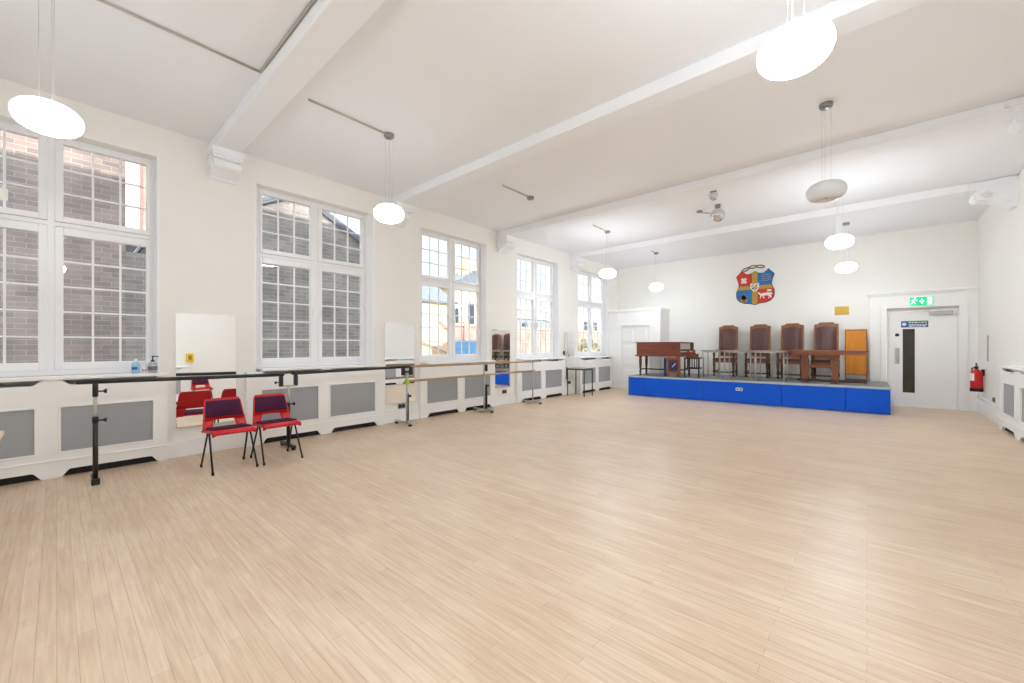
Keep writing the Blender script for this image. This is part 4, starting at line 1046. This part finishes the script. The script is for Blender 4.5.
P('brickwork', MB().box(-14.6, -14.3, 12.0, 34, -.5, 2.3), M['brickred']); P('coping', MB().box(-14.65, -14.25, 12.0, 34, 2.3, 2.4), M['stone'])
P('pier', MB().box(-14.7, -14.2, 12.7, 13.0, -.5, 2.5), M['brickred'])
tag(MB().box(-13.35, -13.3, 11.0, 13.6, -.5, 1.55).box(-13.36, -13.29, 11.0, 13.6, 1.5, 1.6).box(-13.36, -13.29, 12.2, 12.26, -.5, 1.6).obj('hoarding', M['hoarding']), 'bright blue hoarding low outside the third window', 'hoarding')
r = root('grey_block', (-24, 29, -.5), 'grey flat-roofed block seen through the fourth window', 'building'); P = Part(r)
P('wall', MB().box(-27, -22, 22.7, 30, -.5, 3.7), M['greyclad'])
for y in (23.4, 24.8, 26.2, 27.6): P('window', MB().box(-22.03, -21.97, y, y + .7, 2.4, 3.3), M['extwin'])
P('parapet', MB().box(-27.1, -21.9, 22.65, 30.1, 3.7, 3.9), M['palerender'])
r = root('yellow_house', (-26, 21, -.5), 'pale yellow house at the left of the view through the fourth window', 'house'); P = Part(r)
P('wall', MB().box(-29, -23, 19.5, 22.4, -.5, 3.6), M['cream']); P('roof', MB().prism([(-22.8, 3.6), (-26, 4.8), (-29.2, 3.6)], 'xz', 19.45, 22.5), M['stone'])
r = root('white_house', (-24, 40, -.5), 'long pale rendered building seen through the farthest window', 'building'); P = Part(r)
P('wall', MB().box(-28, -22, 31, 52, -.5, 5.0), M['palerender']); P('parapet', MB().box(-28.1, -21.9, 30.9, 52.1, 5.0, 5.25), M['stone'])
for y in range(32, 50, 2): P('window', MB().box(-22.03, -21.96, y, y + .9, 2.3, 3.9), M['extwin'])
r = root('garden_bush', (-15.6, 27.5, -.5), 'leafy bush beside the yard wall outside the farthest window', 'bush'); P = Part(r)
bm = MB(); rnd = random.Random(3)
for k in range(420):
    t, p = rnd.uniform(0, PI), rnd.uniform(0, 2 * PI); R = rnd.uniform(.6, 1.1)
    c = Vector((-13.2 + R * math.sin(t) * math.cos(p), 22.0 + 1.4 * R * math.sin(t) * math.sin(p), .7 + R * math.cos(t)))
    a = Vector((rnd.uniform(-1, 1), rnd.uniform(-1, 1), rnd.uniform(-1, 1))).normalized() * .12; b2 = a.orthogonal().normalized() * .07
    bm.add([c - a, c + b2, c + a, c - b2], [(0, 1, 2, 3)])
r.location = (-13.2, 22.0, -.5); P.o = tuple(r.location)
P('foliage', bm, M['foliage'])
P('stem', MB().tube([(-13.2, 22, -.5), (-13.2, 22.05, .7)], .05, 8), M['darkoak'])

# ------------------------------------------------------------------ light
wd = bpy.data.worlds.new('sky'); scene.world = wd; wd.use_nodes = True
nt = wd.node_tree; N = nt.nodes; L = nt.links; bg = N['Background']
tc = N.new('ShaderNodeTexCoord'); sp = N.new('ShaderNodeSeparateXYZ'); L.new(tc.outputs['Generated'], sp.inputs[0])
cr = N.new('ShaderNodeValToRGB'); e = cr.color_ramp.elements
e[0].position = .0; e[0].color = (.36, .40, .42, 1); e[1].position = .75; e[1].color = (1.1, 1.2, 1.3, 1)
m_ = e.new(.22); m_.color = (.33, .40, .44, 1); m_ = e.new(.42); m_.color = (.55, .64, .70, 1)
nz = N.new('ShaderNodeTexNoise'); nz.inputs['Scale'].default_value = 3; nz.inputs['Detail'].default_value = 6; L.new(tc.outputs['Generated'], nz.inputs['Vector'])
c2 = N.new('ShaderNodeValToRGB'); c2.color_ramp.elements[0].position = .52; c2.color_ramp.elements[1].position = .70
L.new(nz.outputs['Fac'], c2.inputs['Fac'])
mx = N.new('ShaderNodeMix'); mx.data_type = 'RGBA'; mx.inputs['B'].default_value = (.9, .9, .9, 1)
L.new(sp.outputs['Z'], cr.inputs['Fac']); L.new(cr.outputs['Color'], mx.inputs['A']); L.new(c2.outputs['Color'], mx.inputs['Factor'])
L.new(mx.outputs['Result'], bg.inputs['Color']); bg.inputs['Strength'].default_value = SKY = 3.0
sun = bpy.data.lights.new('sun', 'SUN'); sun.energy = 5.4; sun.angle = math.radians(.6); sun.color = (1, .93, .82)
so = bpy.data.objects.new('sun', sun); COL.objects.link(so)
so.rotation_euler = Vector((-1, .12, -.75)).to_track_quat('-Z', 'Y').to_euler()

# ------------------------------------------------------------------ camera
cam = bpy.data.cameras.new('camera'); co = bpy.data.objects.new('camera', cam); COL.objects.link(co)
cam.sensor_fit = 'HORIZONTAL'; cam.sensor_width = 36; cam.lens = 402 / 1024 * 36
cam.shift_y = 4.5 / 1024; cam.clip_start = .05; cam.clip_end = 300
co.location = (0, 0, 1.35); co.rotation_euler = (PI / 2, 0, math.atan(355 / 402))
scene.camera = co

# ------------------------------------------------------------------ view
vs = scene.view_settings
vs.view_transform = 'Standard'; vs.look = 'None'; vs.gamma = 1; vs.use_curve_mapping = False
vs.exposure = 0.16
scene.cycles.max_bounces = 14; scene.cycles.diffuse_bounces = 9; scene.cycles.glossy_bounces = 6; scene.cycles.transparent_max_bounces = 12
scene.cycles.sample_clamp_indirect = 6
